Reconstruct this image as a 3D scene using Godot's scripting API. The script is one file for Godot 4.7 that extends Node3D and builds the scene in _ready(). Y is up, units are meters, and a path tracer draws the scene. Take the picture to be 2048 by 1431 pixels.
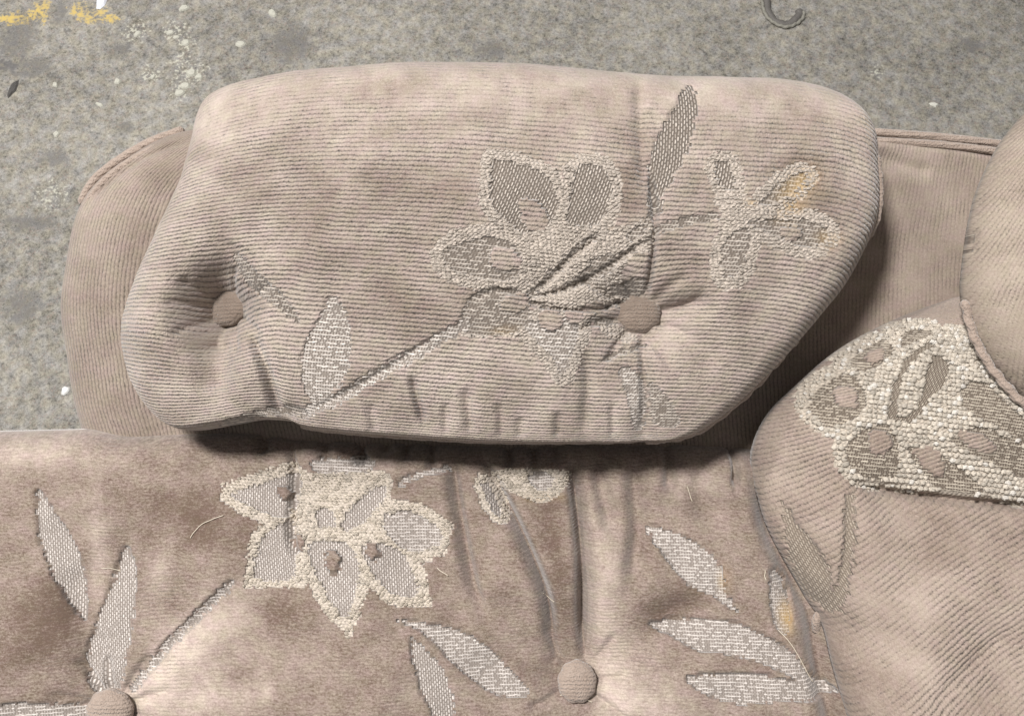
extends Node3D
# A corner of an old upholstered armchair on a concrete floor, seen from above.
# The chair is shaped in a frame of its own (metres): x to the right, u up along the leaning arm, w out of the cloth.

const LEAN := 68.0
const DIST := 0.629
const HIGH := 0.55
var FRAME: Basis
var ORG := Vector3(0, HIGH, 0)
var rnd := RandomNumberGenerator.new()
var na := FastNoiseLite.new()
var nb := FastNoiseLite.new()
var nc := FastNoiseLite.new()
var white := PackedFloat32Array()
var plain_cloth: StandardMaterial3D
var chair: Node3D
var last_cloth: StandardMaterial3D
var seat_panel: Dictionary

func _ready():
	var s := sin(deg_to_rad(LEAN))
	var c := cos(deg_to_rad(LEAN))
	FRAME = Basis(Vector3(1, 0, 0), Vector3(0, c, -s), Vector3(0, s, c))
	# ---- camera, surroundings, lamps ----
	var cam := Camera3D.new()
	cam.name = "camera"
	cam.near = 0.02
	cam.far = 60.0
	var lens := CameraAttributesPhysical.new()
	lens.frustum_focal_length = 34.85
	lens.exposure_aperture = 56.0
	lens.frustum_focus_distance = 0.6
	cam.attributes = lens
	add_child(cam)
	cam.transform = Transform3D(FRAME, ORG + FRAME.z * DIST)
	cam.current = true
	var env := Environment.new()
	env.background_mode = Environment.BG_COLOR
	env.background_color = Color(0.31, 0.31, 0.31).linear_to_srgb()
	env.tonemap_mode = Environment.TONE_MAPPER_LINEAR
	env.tonemap_exposure = 1.0
	env.sdfgi_enabled = true
	env.ssao_enabled = true
	env.ssil_enabled = true
	var we := WorldEnvironment.new()
	we.name = "surroundings"
	we.environment = env
	add_child(we)
	hall_lamp(Vector3(-0.8, 3.0, -0.15), Vector2(0.36, 0.36), 10.6, Color(1.0, 0.975, 0.955))
	hall_lamp(Vector3(-2.3, 3.0, -1.2), Vector2(0.36, 0.36), 4.8, Color(1.0, 0.98, 0.96))
	# ---- shared noise ----
	rnd.seed = 20
	for n in [na, nb, nc]:
		n.noise_type = FastNoiseLite.TYPE_SIMPLEX_SMOOTH
		n.fractal_type = FastNoiseLite.FRACTAL_NONE
		n.frequency = 1.0
	na.seed = 3
	nb.seed = 11
	nc.seed = 29
	nc.fractal_type = FastNoiseLite.FRACTAL_FBM
	nc.fractal_octaves = 4
	white.resize(65536)
	for i in 65536:
		white[i] = rnd.randf()
	# ---- the setting, the chair, the small things ----
	concrete()
	plain_cloth = velvet_tile()
	chair = Node3D.new()
	chair.name = "armchair"
	chair.set_meta("label", "worn taupe velvet armchair with buttoned cushions and raised flower and leaf pattern")
	chair.set_meta("category", "armchair")
	add_child(chair)
	build_arm()
	build_pad()
	build_seat()
	build_back()
	build_headrest()
	loose_things()

func hall_lamp(at: Vector3, size: Vector2, energy: float, tint: Color) -> void:
	var l := AreaLight3D.new()
	l.name = "ceiling_lamp_light"
	l.area_size = size
	l.light_energy = energy
	l.light_color = tint.linear_to_srgb()
	l.shadow_enabled = true
	l.area_range = 12.0
	l.area_attenuation = 2.0
	l.position = at
	add_child(l, true)
	l.look_at_from_position(at, ORG, Vector3(0, 0, -1))

# ---------- small helpers ----------
func vv(a: Array) -> PackedVector2Array:
	var o := PackedVector2Array()
	for i in range(0, a.size(), 2):
		o.append(Vector2(a[i], a[i + 1]))
	return o

func smooth_line(p: PackedVector2Array, steps: int, closed := false) -> PackedVector2Array:
	var o := PackedVector2Array()
	var n := p.size()
	for i in (n if closed else n - 1):
		var b: Vector2 = p[i]
		var c: Vector2 = p[(i + 1) % n]
		var a: Vector2 = p[(i + n - 1) % n] if closed or i > 0 else b * 2.0 - c
		var d: Vector2 = p[(i + 2) % n] if closed or i + 2 < n else c * 2.0 - b
		for k in steps:
			o.append(b.cubic_interpolate(c, a, d, float(k) / steps))
	if not closed:
		o.append(p[n - 1])
	return o

func even(p: PackedVector2Array, n: int) -> PackedVector2Array:
	var q := smooth_line(p, 12)
	var along := PackedFloat32Array([0.0])
	for i in range(1, q.size()):
		along.append(along[i - 1] + q[i].distance_to(q[i - 1]))
	var o := PackedVector2Array()
	var k := 0
	for i in n + 1:
		var s := along[-1] * i / n
		while k < q.size() - 2 and along[k + 1] < s:
			k += 1
		o.append(q[k].lerp(q[k + 1], clampf((s - along[k]) / maxf(along[k + 1] - along[k], 1e-9), 0.0, 1.0)))
	return o

func rim_curve(t: float, r: float) -> float:
	if t >= r:
		return 1.0
	var k := 1.0 - maxf(t, 0.0) / r
	return sqrt(1.0 - k * k)

func bump_fn(p: Vector2, c: Vector2, r: float) -> float:
	return exp(-p.distance_squared_to(c) / (r * r))

func world_of(p: Vector3) -> Vector3:
	return FRAME * p + ORG

func tag(o: Node, label: String, category := "", group := "") -> void:
	o.set_meta("label", label)
	if category:
		o.set_meta("category", category)
	if group:
		o.set_meta("group", group)

func put(called: String, mesh: Mesh, m: Material, parent: Node) -> MeshInstance3D:
	var o := MeshInstance3D.new()
	o.name = called
	o.mesh = mesh
	o.material_override = m
	parent.add_child(o, true)
	return o

# ---------- panels of cloth ----------
# A panel is a sheet between four edge curves (mm), bulged by lift(); its cloth is computed on (u, v).
func panel(kind: String, l: Array, r: Array, t: Array, b: Array, cloth: Vector2, tex: Vector2i) -> Dictionary:
	var p := {"kind": kind, "mm": cloth, "tex": tex, "creases": [], "dents": [], "marks": [], "nap_and_light": [], "stain": [], "rib_map": [], "swirl": [], "l": even(vv(l), 256), "r": even(vv(r), 256), "t": even(vv(t), 256), "b": even(vv(b), 256)}
	return p

func on(c: PackedVector2Array, t: float) -> Vector2:
	var x := t * 256.0
	var i := clampi(int(x), 0, 255)
	return c[i].lerp(c[i + 1], x - i)

func spot(p: Dictionary, u: float, v: float) -> Vector2:
	var l: PackedVector2Array = p.l
	var r: PackedVector2Array = p.r
	var t: PackedVector2Array = p.t
	var b: PackedVector2Array = p.b
	return on(t, u) * (1.0 - v) + on(b, u) * v + on(l, v) * (1.0 - u) + on(r, v) * u - ((t[0] * (1.0 - u) + t[256] * u) * (1.0 - v) + (b[0] * (1.0 - u) + b[256] * u) * v)

func uv_of(p: Dictionary, q: Vector2) -> Vector2:
	var x := Vector2(0.5, 0.5)
	for k in 14:
		var f := spot(p, x.x, x.y) - q
		if f.length() < 0.02:
			break
		var du := (spot(p, x.x + 0.004, x.y) - spot(p, x.x - 0.004, x.y)) / 0.008
		var dv := (spot(p, x.x, x.y + 0.004) - spot(p, x.x, x.y - 0.004)) / 0.008
		var det := du.x * dv.y - du.y * dv.x
		x -= Vector2(f.x * dv.y - f.y * dv.x, du.x * f.y - du.y * f.x) / det
		x = x.clamp(Vector2(-0.02, -0.02), Vector2(1.02, 1.02))
	return x

func crease(p: Dictionary, line: Array, width: float, depth: float, one_side := 0.0) -> void:
	var q := even(vv(line), 16)
	var box := Rect2(q[0], Vector2.ZERO)
	for x in q:
		box = box.expand(x)
	p.creases.append([q, width, depth * 1.5, one_side, box.grow(width * 3.2)])

func puckers(p: Dictionary, c: Vector2, near: float, far: float, depth: float, angles: Array) -> void:
	for a in angles:
		var d := Vector2.from_angle(deg_to_rad(a))
		var bend := d.orthogonal() * rnd.randf_range(-2.0, 2.0)
		var f := c + d * far * rnd.randf_range(0.8, 1.2)
		var m := c + d * (near + far) * 0.5 + bend
		var n := c + d * near
		crease(p, [f.x, f.y, m.x, m.y, n.x, n.y], rnd.randf_range(1.8, 3.0), depth * rnd.randf_range(0.7, 1.3))

func folds(p: Dictionary, q: Vector2) -> float:
	var h := 0.0
	for d in p.dents:
		h -= d[2] * bump_fn(q, d[0], d[1])
	for c in p.creases:
		if not c[4].has_point(q):
			continue
		var line: PackedVector2Array = c[0]
		var best := 1e9
		var side := 1.0
		var where := 0.0
		for i in line.size() - 1:
			var a := line[i]
			var ab := line[i + 1] - a
			var t := clampf((q - a).dot(ab) / ab.length_squared(), 0.0, 1.0)
			var e := q - a - ab * t
			var d := e.length_squared()
			if d < best:
				best = d
				side = signf(ab.cross(q - a))
				where = (i + t) / (line.size() - 1)
		var w: float = c[1]
		if c[3] != 0.0 and side * c[3] < 0.0:
			w *= 0.65
		var ends := smoothstep(0.0, 0.25, where) * (1.0 - smoothstep(0.8, 1.0, where) * 0.8)
		h -= c[2] * exp(-best / (w * w)) * ends
	return h

# height (mm) of a panel above the frame's ground plane, at the point q (mm)
func lift(p: Dictionary, u: float, v: float, q: Vector2) -> float:
	var uc := clampf(u, 0.0, 1.0)
	var vc := clampf(v, 0.0, 1.0)
	var level := -30.0 + 0.40 * (-50.0 - q.y)
	var h := 0.0
	match p.kind:
		"pad":
			var rd := rim_curve(uc, 0.15) * rim_curve(1.0 - uc, 0.05) * rim_curve(vc, 0.1) * rim_curve(1.0 - vc, 0.04)
			h = -18.0 + 46.0 * rd + 8.0 * sin(PI * uc) * sin(PI * vc) - 16.0 * (1.0 - smoothstep(0.0, 0.4, vc))
			h += 1.6 * na.get_noise_2d(q.x * 0.02, q.y * 0.02) + 0.5 * nb.get_noise_2d(q.x * 0.06, q.y * 0.06)
		"arm":
			h = -78.0 + 34.0 * rim_curve(uc, 0.09) * rim_curve(vc, 0.05) - 10.0 * smoothstep(0.5, 1.0, uc)
			h += 2.0 * na.get_noise_2d(q.x * 0.015, q.y * 0.015 + 9.0)
		"seat":
			h = level - 30.0 + 30.0 * rim_curve(vc, 0.085)
			h += 5.0 * nb.get_noise_2d(q.x * 0.009 + 4.0, q.y * 0.012) + 1.5 * na.get_noise_2d(q.x * 0.03, q.y * 0.03)
		"back":
			h = maxf(level, -22.0) - 4.0 + 44.0 * rim_curve(uc, 0.3) * lerpf(1.0, rim_curve(vc, 0.12), 0.8) + 30.0 * uc
			h += 3.0 * na.get_noise_2d(q.x * 0.014, q.y * 0.014 + 3.0)
		"head":
			h = 26.0 + 42.0 * rim_curve(uc, 0.5) * rim_curve(vc, 0.1) * rim_curve(1.0 - vc, 0.2)
	return h + folds(p, q)

# ---------- the cloth itself ----------
# marks: [kind, grow_mm, points]; kinds: 1 woven upright, 2 woven level, 3 chenille, 4 raised velvet island
func mark(p: Dictionary, kind: int, grow: float, pts: Array) -> void:
	p.marks.append([kind, grow, smooth_line(vv(pts), 4, true), false])

func stroke(p: Dictionary, kind: int, wide: float, pts: Array) -> void:
	p.marks.append([kind, wide * 0.5, smooth_line(vv(pts), 4), true])

func petal(p: Dictionary, kind: int, grow: float, pts: Array, pointed := false) -> void:
	if pointed:
		for g in Geometry2D.offset_polygon(vv(pts), grow, Geometry2D.JOIN_MITER):
			p.marks.append([3, 0.0, g, false])
	else:
		mark(p, 3, grow, pts)
	mark(p, kind, 0.0, pts)

func fill(ids: PackedByteArray, size: Vector2i, poly: PackedVector2Array, kind: int) -> void:
	var top := 1e9
	var low := -1e9
	for q in poly:
		top = minf(top, q.y)
		low = maxf(low, q.y)
	for y in range(maxi(0, int(top)), mini(size.y - 1, int(low) + 1) + 1):
		var xs: Array[float] = []
		for i in poly.size():
			var a := poly[i]
			var b := poly[(i + 1) % poly.size()]
			if (a.y <= y) != (b.y <= y):
				xs.append(a.x + (b.x - a.x) * (y - a.y) / (b.y - a.y))
		xs.sort()
		for k in range(0, xs.size() - 1, 2):
			for x in range(maxi(0, int(xs[k])), mini(size.x - 1, int(xs[k + 1])) + 1):
				ids[y * size.x + x] = kind

func soft_map(p: Dictionary, spots: Array, base: float, noise: float, scale: float, off: float, rough := 0.5) -> PackedFloat32Array:
	# a coarse map over the panel, enlarged smoothly: [centre, radius_x, radius_y, turn, amount]
	var w: int = p.tex.x / 16
	var h: int = p.tex.y / 16
	var im := Image.create_empty(w, h, false, Image.FORMAT_RF)
	for y in h:
		for x in w:
			var q := spot(p, (x + 0.5) / w, (y + 0.5) / h)
			var a := base + noise * nc.get_noise_2d(q.x * scale + off, q.y * scale * 1.4 - off)
			for s in spots:
				var e: Vector2 = (q - s[0]).rotated(-s[3])
				var d: float = (e.x / s[1]) ** 2 + (e.y / s[2]) ** 2
				if d < 4.0:
					a += s[4] * exp(-d * 1.4) * (1.0 + rough * nb.get_noise_2d(q.x * 0.12, q.y * 0.12))
			im.set_pixel(x, y, Color(a, 0, 0))
	im.resize(p.tex.x, p.tex.y, Image.INTERPOLATE_CUBIC)
	return im.get_data().to_float32_array()

func weave(p: Dictionary, st: Dictionary) -> void:
	var size: Vector2i = p.tex
	var w := size.x
	var h := size.y
	var ids := PackedByteArray()
	ids.resize(w * h)
	for pass_kind in [[3], [1, 2, 5, 6], [4]]:
		for m in p.marks:
			if not m[0] in pass_kind:
				continue
			var polys := [m[2]]
			if m[3]:
				polys = Geometry2D.offset_polyline(m[2], m[1])
			elif m[1] != 0.0:
				polys = Geometry2D.offset_polygon(m[2], m[1])
			for g in polys:
				var q := PackedVector2Array()
				for x in g:
					q.append(uv_of(p, x) * Vector2(size))
				fill(ids, size, q, m[0])
	p.ids = ids
	var nap_and_light := soft_map(p, p.nap_and_light, st.nap_and_light, st.nap_noise, st.get("nap_scale", 0.022), st.seed * 7.0, 0.25)  # velvet nap tone, plus highlights and shade painted in by the spots
	var ribs := soft_map(p, p.rib_map, st.rib, st.rib_noise, 0.03, st.seed * 3.0 + 50.0)
	var stain := soft_map(p, p.stain, 0.0, 0.0, 0.03, 0.0)
	var swirl := soft_map(p, p.swirl, 0.0, 0.0, 0.03, 0.0, 0.0)
	# how near the pattern is: the pile slopes down towards it
	var flat_bytes := PackedByteArray()
	flat_bytes.resize(w * h)
	for i in w * h:
		flat_bytes[i] = 255 if ids[i] in [1, 2, 5, 6] else 0
	var flat_im := Image.create_from_data(w, h, false, Image.FORMAT_L8, flat_bytes)
	flat_im.resize(w / 8, h / 8, Image.INTERPOLATE_TRILINEAR)
	flat_im.resize(w / 12, h / 12, Image.INTERPOLATE_BILINEAR)
	flat_im.resize(w, h, Image.INTERPOLATE_CUBIC)
	var near := flat_im.get_data()
	var pix := PackedByteArray()
	pix.resize(w * h * 3)
	var hgt := PackedFloat32Array()
	hgt.resize(w * h)
	var dark: Color = st.dark
	var light: Color = st.light
	var ground: Color = st.ground
	var silver: Color = st.silver
	var cream: Color = st.cream
	var sa := sin(deg_to_rad(st.turn))
	var ca := cos(deg_to_rad(st.turn))
	var pitch: float = st.pitch
	var streak: float = st.get("streak", 0.06)
	var broken: float = st.get("broken", 0.15)
	var slope: float = st.get("slope", 0.7)
	var bead: float = st.bead
	var kx: float = p.mm.x / w
	var ky: float = p.mm.y / h
	var wx: float = st.get("wx", 2.0)
	var wy: float = st.get("wy", 3.5)
	var seed_i: int = st.seed * 977
	for y in h:
		var Y := y * ky
		var jy := (y + int(white[(y * 31 + seed_i) & 65535] * 4.0)) 
		for x in w:
			var X := x * kx
			var i := y * w + x
			# stitches: the pattern's outline steps from loop to loop
			var cellx := int(X / 1.5)
			var celly := int(Y / 1.7)
			var jit := (white[(cellx * 131 + celly * 7919 + seed_i) & 65535] - 0.5) * 2.4
			var mx := clampi(int((cellx * 1.5 + 0.75 + jit) / kx), 0, w - 1)
			var my := clampi(int((celly * 1.7 + 0.85 + jit * 0.5) / ky), 0, h - 1)
			var id := ids[my * w + mx]
			var fine := white[(x * 7 + y * 2503 + (x * y & 1023) + seed_i) & 65535]
			var col: Color
			var z := 1.0
			if id == 0 or id == 4:
				var wob := nb.get_noise_2d(X * 0.16, Y * 0.16)
				var wob2 := na.get_noise_2d(X * 0.55, Y * 0.55)
				var r := (X * sa + Y * ca) / pitch + wob * 0.10 + wob2 * 0.10 - swirl[i] / pitch
				var row := floori(r)
				var f := r - row
				var edge := minf(f, 1.0 - f)
				var gs := clampf(ribs[i] + 0.35 * wob2, 0.0, 1.0)
				var cc := (X * ca - Y * sa) / bead + white[(row * 37 + seed_i) & 65535] * 5.0 + wob2 * 0.5
				var g := cc - floorf(cc)
				var knob := sin(g * PI)
				var groove := gs * (1.0 - smoothstep(0.05, 0.22, edge)) * lerpf(1.0, 1.0 - knob * knob, broken)
				var nn: float = nap_and_light[i] + streak * nb.get_noise_2d(X * 0.3 + 7.0, Y * 0.8) + streak * 0.8 * na.get_noise_2d(X * 0.12, Y * 0.5 + 30.0) + 0.16 * wob2 + 0.3 * (fine - 0.5) + 0.22 * nb.get_noise_2d(X * 1.3, Y * 1.9)
				if id == 4:
					nn -= 0.08
					z = 1.25
				col = dark.lerp(light, clampf(nn, -0.12, 1.3))
				var hue: float = st.get("hue", 1.0) * 0.022 * nb.get_noise_2d(X * 0.07 + 60.0, Y * 0.1) + 0.012 * wob
				col = Color(col.r * (1.0 + hue * 0.5), col.g * (1.0 - hue), col.b * (1.0 + hue * 1.2))
				var dim: float = 1.0 - st.line * groove * (0.75 + 0.5 * (1.0 - knob))
				dim *= 1.0 - 0.16 * gs * (1.0 - knob)
				dim *= 1.0 + 0.15 * gs * (sin(f * PI) - 0.62)  # lighter rib crests: pale yarn tips and a painted highlight
				col = Color(col.r * dim, col.g * dim, col.b * dim)
				z -= slope * near[i] / 255.0
				z += gs * (0.62 * sqrt(maxf(sin(f * PI), 0.0)) - 0.62 + 0.22 * (knob - 1.0) + 0.10 * wob) + 0.10 * (fine - 0.5) + 0.06 * wob2
			elif id == 3:
				col = cream
				var lf := Y / 1.9 + 0.2 * na.get_noise_2d(X * 0.5, Y * 0.5)
				var lg := X / 2.4 + 0.5 * (floori(lf) & 1)
				var loop := sin(PI * (lf - floorf(lf))) * sin(PI * (lg - floorf(lg)))
				var t := 0.62 + 0.25 * fine + 0.38 * loop
				col = Color(col.r * t, col.g * t, col.b * t)
				z = 0.55 - slope * 0.3 + 0.2 * fine + 0.55 * loop
			else:
				var cx := X / wx
				var cy := Y / wy
				var wob := na.get_noise_2d(X * 0.3, Y * 0.3)
				if id == 2 or id == 5:
					cy = Y / (wy * 0.76) + wob * 0.15
					cx = X / (wx * 1.1)
				else:
					cx += wob * 0.15
					cy += 0.5 * (floori(cx) & 1)
				var fx := absf(cx - floorf(cx) - 0.5)
				var fy := absf(cy - floorf(cy) - 0.5)
				var on_thread := 0.0
				var rough := white[(floori(cx) * 53 + floori(cy) * 419 + seed_i) & 65535]
				if id == 1 or id == 6:
					on_thread = (1.0 - smoothstep(0.16, 0.32, fx)) * (1.0 - smoothstep(0.30, 0.44, fy))
				else:
					var run := 1.0 - smoothstep(0.1, 0.24, fy)
					if rough < 0.2:
						run *= 0.2
					var ups := (1.0 - smoothstep(0.16, 0.28, fx)) * smoothstep(0.2, 0.32, fy) * 0.5
					on_thread = maxf(run, ups)
				on_thread *= 0.4 + 0.75 * rough
				col = ground.lerp(silver, clampf(on_thread, 0.0, 1.15))
				if id == 6:
					col = col.lerp(Color(0.27, 0.22, 0.175), 0.5)
				if id == 5:  # brighter threads: the shine of lit yarn is put into the colour
					col = Color(col.r * 1.36, col.g * 1.4, col.b * 1.46)
				var t := 0.8 + 0.4 * fine
				col = Color(col.r * t, col.g * t, col.b * t)
				z = 0.3 - slope * 0.45 + 0.34 * on_thread
			var sn := stain[i]
			if sn > 0.01:
				col = col.lerp(Color(0.40, 0.25, 0.07), clampf(sn, 0.0, 0.85))
			hgt[i] = z * 0.6
			var j := i * 3
			pix[j] = clampi(int(pow(maxf(col.r, 0.0), 0.4545) * 255.0), 0, 255)
			pix[j + 1] = clampi(int(pow(maxf(col.g, 0.0), 0.4545) * 255.0), 0, 255)
			pix[j + 2] = clampi(int(pow(maxf(col.b, 0.0), 0.4545) * 255.0), 0, 255)
	p.albedo = Image.create_from_data(w, h, false, Image.FORMAT_RGB8, pix)
	p.height = Image.create_from_data(w, h, false, Image.FORMAT_RF, hgt.to_byte_array())

func cloth_material(albedo: Image, height: Image, depth_mm: float, called: String) -> StandardMaterial3D:
	var m := StandardMaterial3D.new()
	m.resource_name = called
	m.albedo_texture = ImageTexture.create_from_image(albedo)
	m.roughness = 0.92
	m.metallic_specular = 0.2
	m.heightmap_enabled = true
	m.heightmap_scale = depth_mm * 0.1
	m.heightmap_texture = ImageTexture.create_from_image(height)
	m.rim_enabled = true
	m.rim = 0.65
	m.rim_tint = 0.2
	return m

func sheet(called: String, p: Dictionary, nu: int, nv: int, relief: float, bump: float, hem: Vector3, hem_steps := 4, parent: Node = null) -> MeshInstance3D:
	# hem: how far the border turns down behind (frame units, mm)
	var small: Image = p.height.duplicate()
	small.resize(nu + 1, nv + 1, Image.INTERPOLATE_TRILINEAR)
	var dz := small.get_data().to_float32_array()
	var k := hem_steps
	var cols := nu + 1 + 2 * k
	var rows := nv + 1 + 2 * k
	var pos := PackedVector3Array()
	pos.resize(cols * rows)
	var uv := PackedVector2Array()
	uv.resize(cols * rows)
	for j in rows:
		for i in cols:
			var out_u := maxi(maxi(k - i, i - k - nu), 0)
			var out_v := maxi(maxi(k - j, j - k - nv), 0)
			var u := clampf(float(i - k) / nu, 0.0, 1.0)
			var v := clampf(float(j - k) / nv, 0.0, 1.0)
			# more rows near the rim, where the cloth turns away
			u = u - 0.09 * sin(TAU * u) / TAU
			v = v - 0.09 * sin(TAU * v) / TAU
			var q := spot(p, u, v)
			var at := Vector3(q.x, q.y, lift(p, u, v, q))
			var o := maxi(out_u, out_v)
			if o > 0:
				at += hem * float(o) / k
			pos[j * cols + i] = at * 0.001
			uv[j * cols + i] = Vector2(u, v) + Vector2(signf(i - k - nu * 0.5) * out_u, signf(j - k - nv * 0.5) * out_v) * 0.004
	var nor := normals(pos, cols, rows)
	for j in range(k, rows - k):
		for i in range(k, cols - k):
			var n := j * cols + i
			var fx := clampf(uv[n].x, 0.0, 1.0) * nu
			var fy := clampf(uv[n].y, 0.0, 1.0) * nv
			var x0 := mini(int(fx), nu - 1)
			var y0 := mini(int(fy), nv - 1)
			var q0 := y0 * (nu + 1) + x0
			var d := lerpf(lerpf(dz[q0], dz[q0 + 1], fx - x0), lerpf(dz[q0 + nu + 1], dz[q0 + nu + 2], fx - x0), fy - y0)
			var rim := mini(mini(i - k, k + nu - i), mini(j - k, k + nv - j))
			pos[n] += nor[n] * (d - 0.45) * relief * 0.001 * smoothstep(0.0, 7.0, float(rim))
	nor = normals(pos, cols, rows)
	p.pos = pos
	p.nor = nor
	p.cols = cols
	p.rows = rows
	p.k = k
	p.nu = nu
	p.nv = nv
	var idx := PackedInt32Array()
	idx.resize((cols - 1) * (rows - 1) * 6)
	var t := 0
	for j in rows - 1:
		for i in cols - 1:
			var a := j * cols + i
			idx[t] = a
			idx[t + 1] = a + 1
			idx[t + 2] = a + cols
			idx[t + 3] = a + 1
			idx[t + 4] = a + cols + 1
			idx[t + 5] = a + cols
			t += 6
	var wp := PackedVector3Array()
	var wn := PackedVector3Array()
	wp.resize(pos.size())
	wn.resize(pos.size())
	for n in pos.size():
		wp[n] = FRAME * pos[n] + ORG
		wn[n] = FRAME * nor[n]
	var arr := []
	arr.resize(Mesh.ARRAY_MAX)
	arr[Mesh.ARRAY_VERTEX] = wp
	arr[Mesh.ARRAY_NORMAL] = wn
	arr[Mesh.ARRAY_TEX_UV] = uv
	arr[Mesh.ARRAY_INDEX] = idx
	var me := ArrayMesh.new()
	me.add_surface_from_arrays(Mesh.PRIMITIVE_TRIANGLES, arr)
	last_cloth = cloth_material(p.albedo, p.height, bump, called + "_cloth")
	return put(called, me, last_cloth, parent if parent else chair)

func normals(pos: PackedVector3Array, cols: int, rows: int) -> PackedVector3Array:
	var o := PackedVector3Array()
	o.resize(pos.size())
	for j in rows:
		var up := maxi(j - 1, 0) * cols
		var dn := mini(j + 1, rows - 1) * cols
		for i in cols:
			var a := pos[j * cols + mini(i + 1, cols - 1)] - pos[j * cols + maxi(i - 1, 0)]
			var b := pos[dn + i] - pos[up + i]
			o[j * cols + i] = b.cross(a).normalized()
	return o

# a point on a finished panel: place and axes in the chair's frame
func seat_on(p: Dictionary, u: float, v: float) -> Transform3D:
	# undo the rim crowding
	var a := u
	var b := v
	for n in 4:
		a = u + 0.09 * sin(TAU * a) / TAU
		b = v + 0.09 * sin(TAU * b) / TAU
	var i: int = clampi(roundi(a * p.nu) + p.k, 1, p.cols - 2)
	var j: int = clampi(roundi(b * p.nv) + p.k, 1, p.rows - 2)
	var n: int = j * p.cols + i
	var z: Vector3 = p.nor[n]
	var x: Vector3 = (p.pos[n + 1] - p.pos[n - 1]).normalized()
	x = (x - z * x.dot(z)).normalized()
	return Transform3D(FRAME * Basis(x, z.cross(x), z), world_of(p.pos[n]))

var nub_mesh: ArrayMesh
var nub_material: StandardMaterial3D

func tuft() -> ArrayMesh:
	# one chenille loop: a lumpy little lozenge, 1 unit half length
	if nub_mesh:
		return nub_mesh
	var st := SurfaceTool.new()
	st.begin(Mesh.PRIMITIVE_TRIANGLES)
	st.set_smooth_group(0)
	var n := 8
	var m := 6
	var g := func(a: int, b: int) -> Vector3:
		var th := TAU * a / n
		var ph := PI * b / m
		var q := Vector3(cos(ph), sin(ph) * cos(th), sin(ph) * sin(th))
		q.y *= 0.62
		q.z *= 0.5
		q *= 1.0 + 0.14 * sin(th * 3.0 + ph * 4.0) + 0.10 * sin(th * 2.0 - ph * 7.0)
		return q
	for a in n:
		for b in m:
			for q in [g.call(a, b), g.call(a, b + 1), g.call(a + 1, b), g.call(a + 1, b), g.call(a, b + 1), g.call(a + 1, b + 1)]:
				st.add_vertex(q)
	st.index()
	st.generate_normals()
	nub_mesh = st.commit()
	nub_material = StandardMaterial3D.new()
	nub_material.resource_name = "chenille_yarn"
	nub_material.vertex_color_use_as_albedo = true
	nub_material.roughness = 0.95
	nub_material.metallic_specular = 0.04
	nub_material.rim_enabled = true
	nub_material.rim = 0.25
	nub_material.heightmap_enabled = true
	nub_material.heightmap_scale = 0.09
	nub_material.heightmap_texture = plain_cloth.heightmap_texture
	nub_material.uv1_triplanar = true
	nub_material.uv1_world_triplanar = true
	nub_material.uv1_scale = Vector3(40, 40, 40)
	nub_material.rim_tint = 0.3
	return nub_mesh

func chenille(p: Dictionary, parent: Node, step: Vector2, size: float, tint: Color, turn: float, yellow := 0.0, skip := 0.06, bright := 0.0, longness := 1.0, tall := 1.0) -> void:
	var where: Array[Transform3D] = []
	var tints: Array[Color] = []
	var nx := int(p.mm.x / step.x)
	var ny := int(p.mm.y / step.y)
	for j in ny:
		for i in nx:
			var X := (i + 0.5 + 0.5 * (j & 1)) * step.x + rnd.randf_range(-0.3, 0.3)
			var Y := (j + 0.5) * step.y + rnd.randf_range(-0.2, 0.2)
			var u: float = X / p.mm.x
			var v: float = Y / p.mm.y
			if u < 0.003 or v < 0.003 or u > 0.997 or v > 0.997:
				continue
			if p.ids[clampi(int(v * p.tex.y), 0, p.tex.y - 1) * p.tex.x + clampi(int(u * p.tex.x), 0, p.tex.x - 1)] != 3:
				continue
			if rnd.randf() < skip:
				continue
			var t := seat_on(p, u, v)
			var sc := size * rnd.randf_range(0.8, 1.25) * 0.001
			t.origin += t.basis.z * sc * 0.1
			t.basis = t.basis * Basis(Vector3(0, 0, 1), deg_to_rad(turn) + rnd.randf_range(-0.6, 0.6)) * Basis(Vector3(0, 1, 0), rnd.randf_range(-0.3, 0.3)) * Basis.from_scale(Vector3(sc * rnd.randf_range(0.9, 1.15) * longness, sc * lerpf(1.25, 1.0, longness), sc * rnd.randf_range(0.85, 1.2) * tall))
			where.append(t)
			var k := rnd.randf_range(0.78, 1.18)
			var c := Color(tint.r * k, tint.g * k, tint.b * k)
			if rnd.randf() < bright:
				c = c.lerp(Color(0.78, 0.74, 0.68), 0.7)
			if yellow > 0.0:
				c = c.lerp(Color(0.56, 0.40, 0.17), yellow * clampf(0.4 + 1.2 * nc.get_noise_2d(X * 0.03, Y * 0.03 + 40.0), 0.0, 0.6))
			tints.append(c)
	var mm := MultiMesh.new()
	mm.transform_format = MultiMesh.TRANSFORM_3D
	mm.use_colors = true
	mm.mesh = tuft()
	mm.instance_count = where.size()
	for i in where.size():
		mm.set_instance_transform(i, where[i])
		mm.set_instance_color(i, tints[i])
	var o := MultiMeshInstance3D.new()
	o.name = "chenille_flower_stitches"
	o.multimesh = mm
	o.material_override = nub_material
	o.set_meta("kind", "stuff")
	parent.add_child(o, true)

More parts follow.
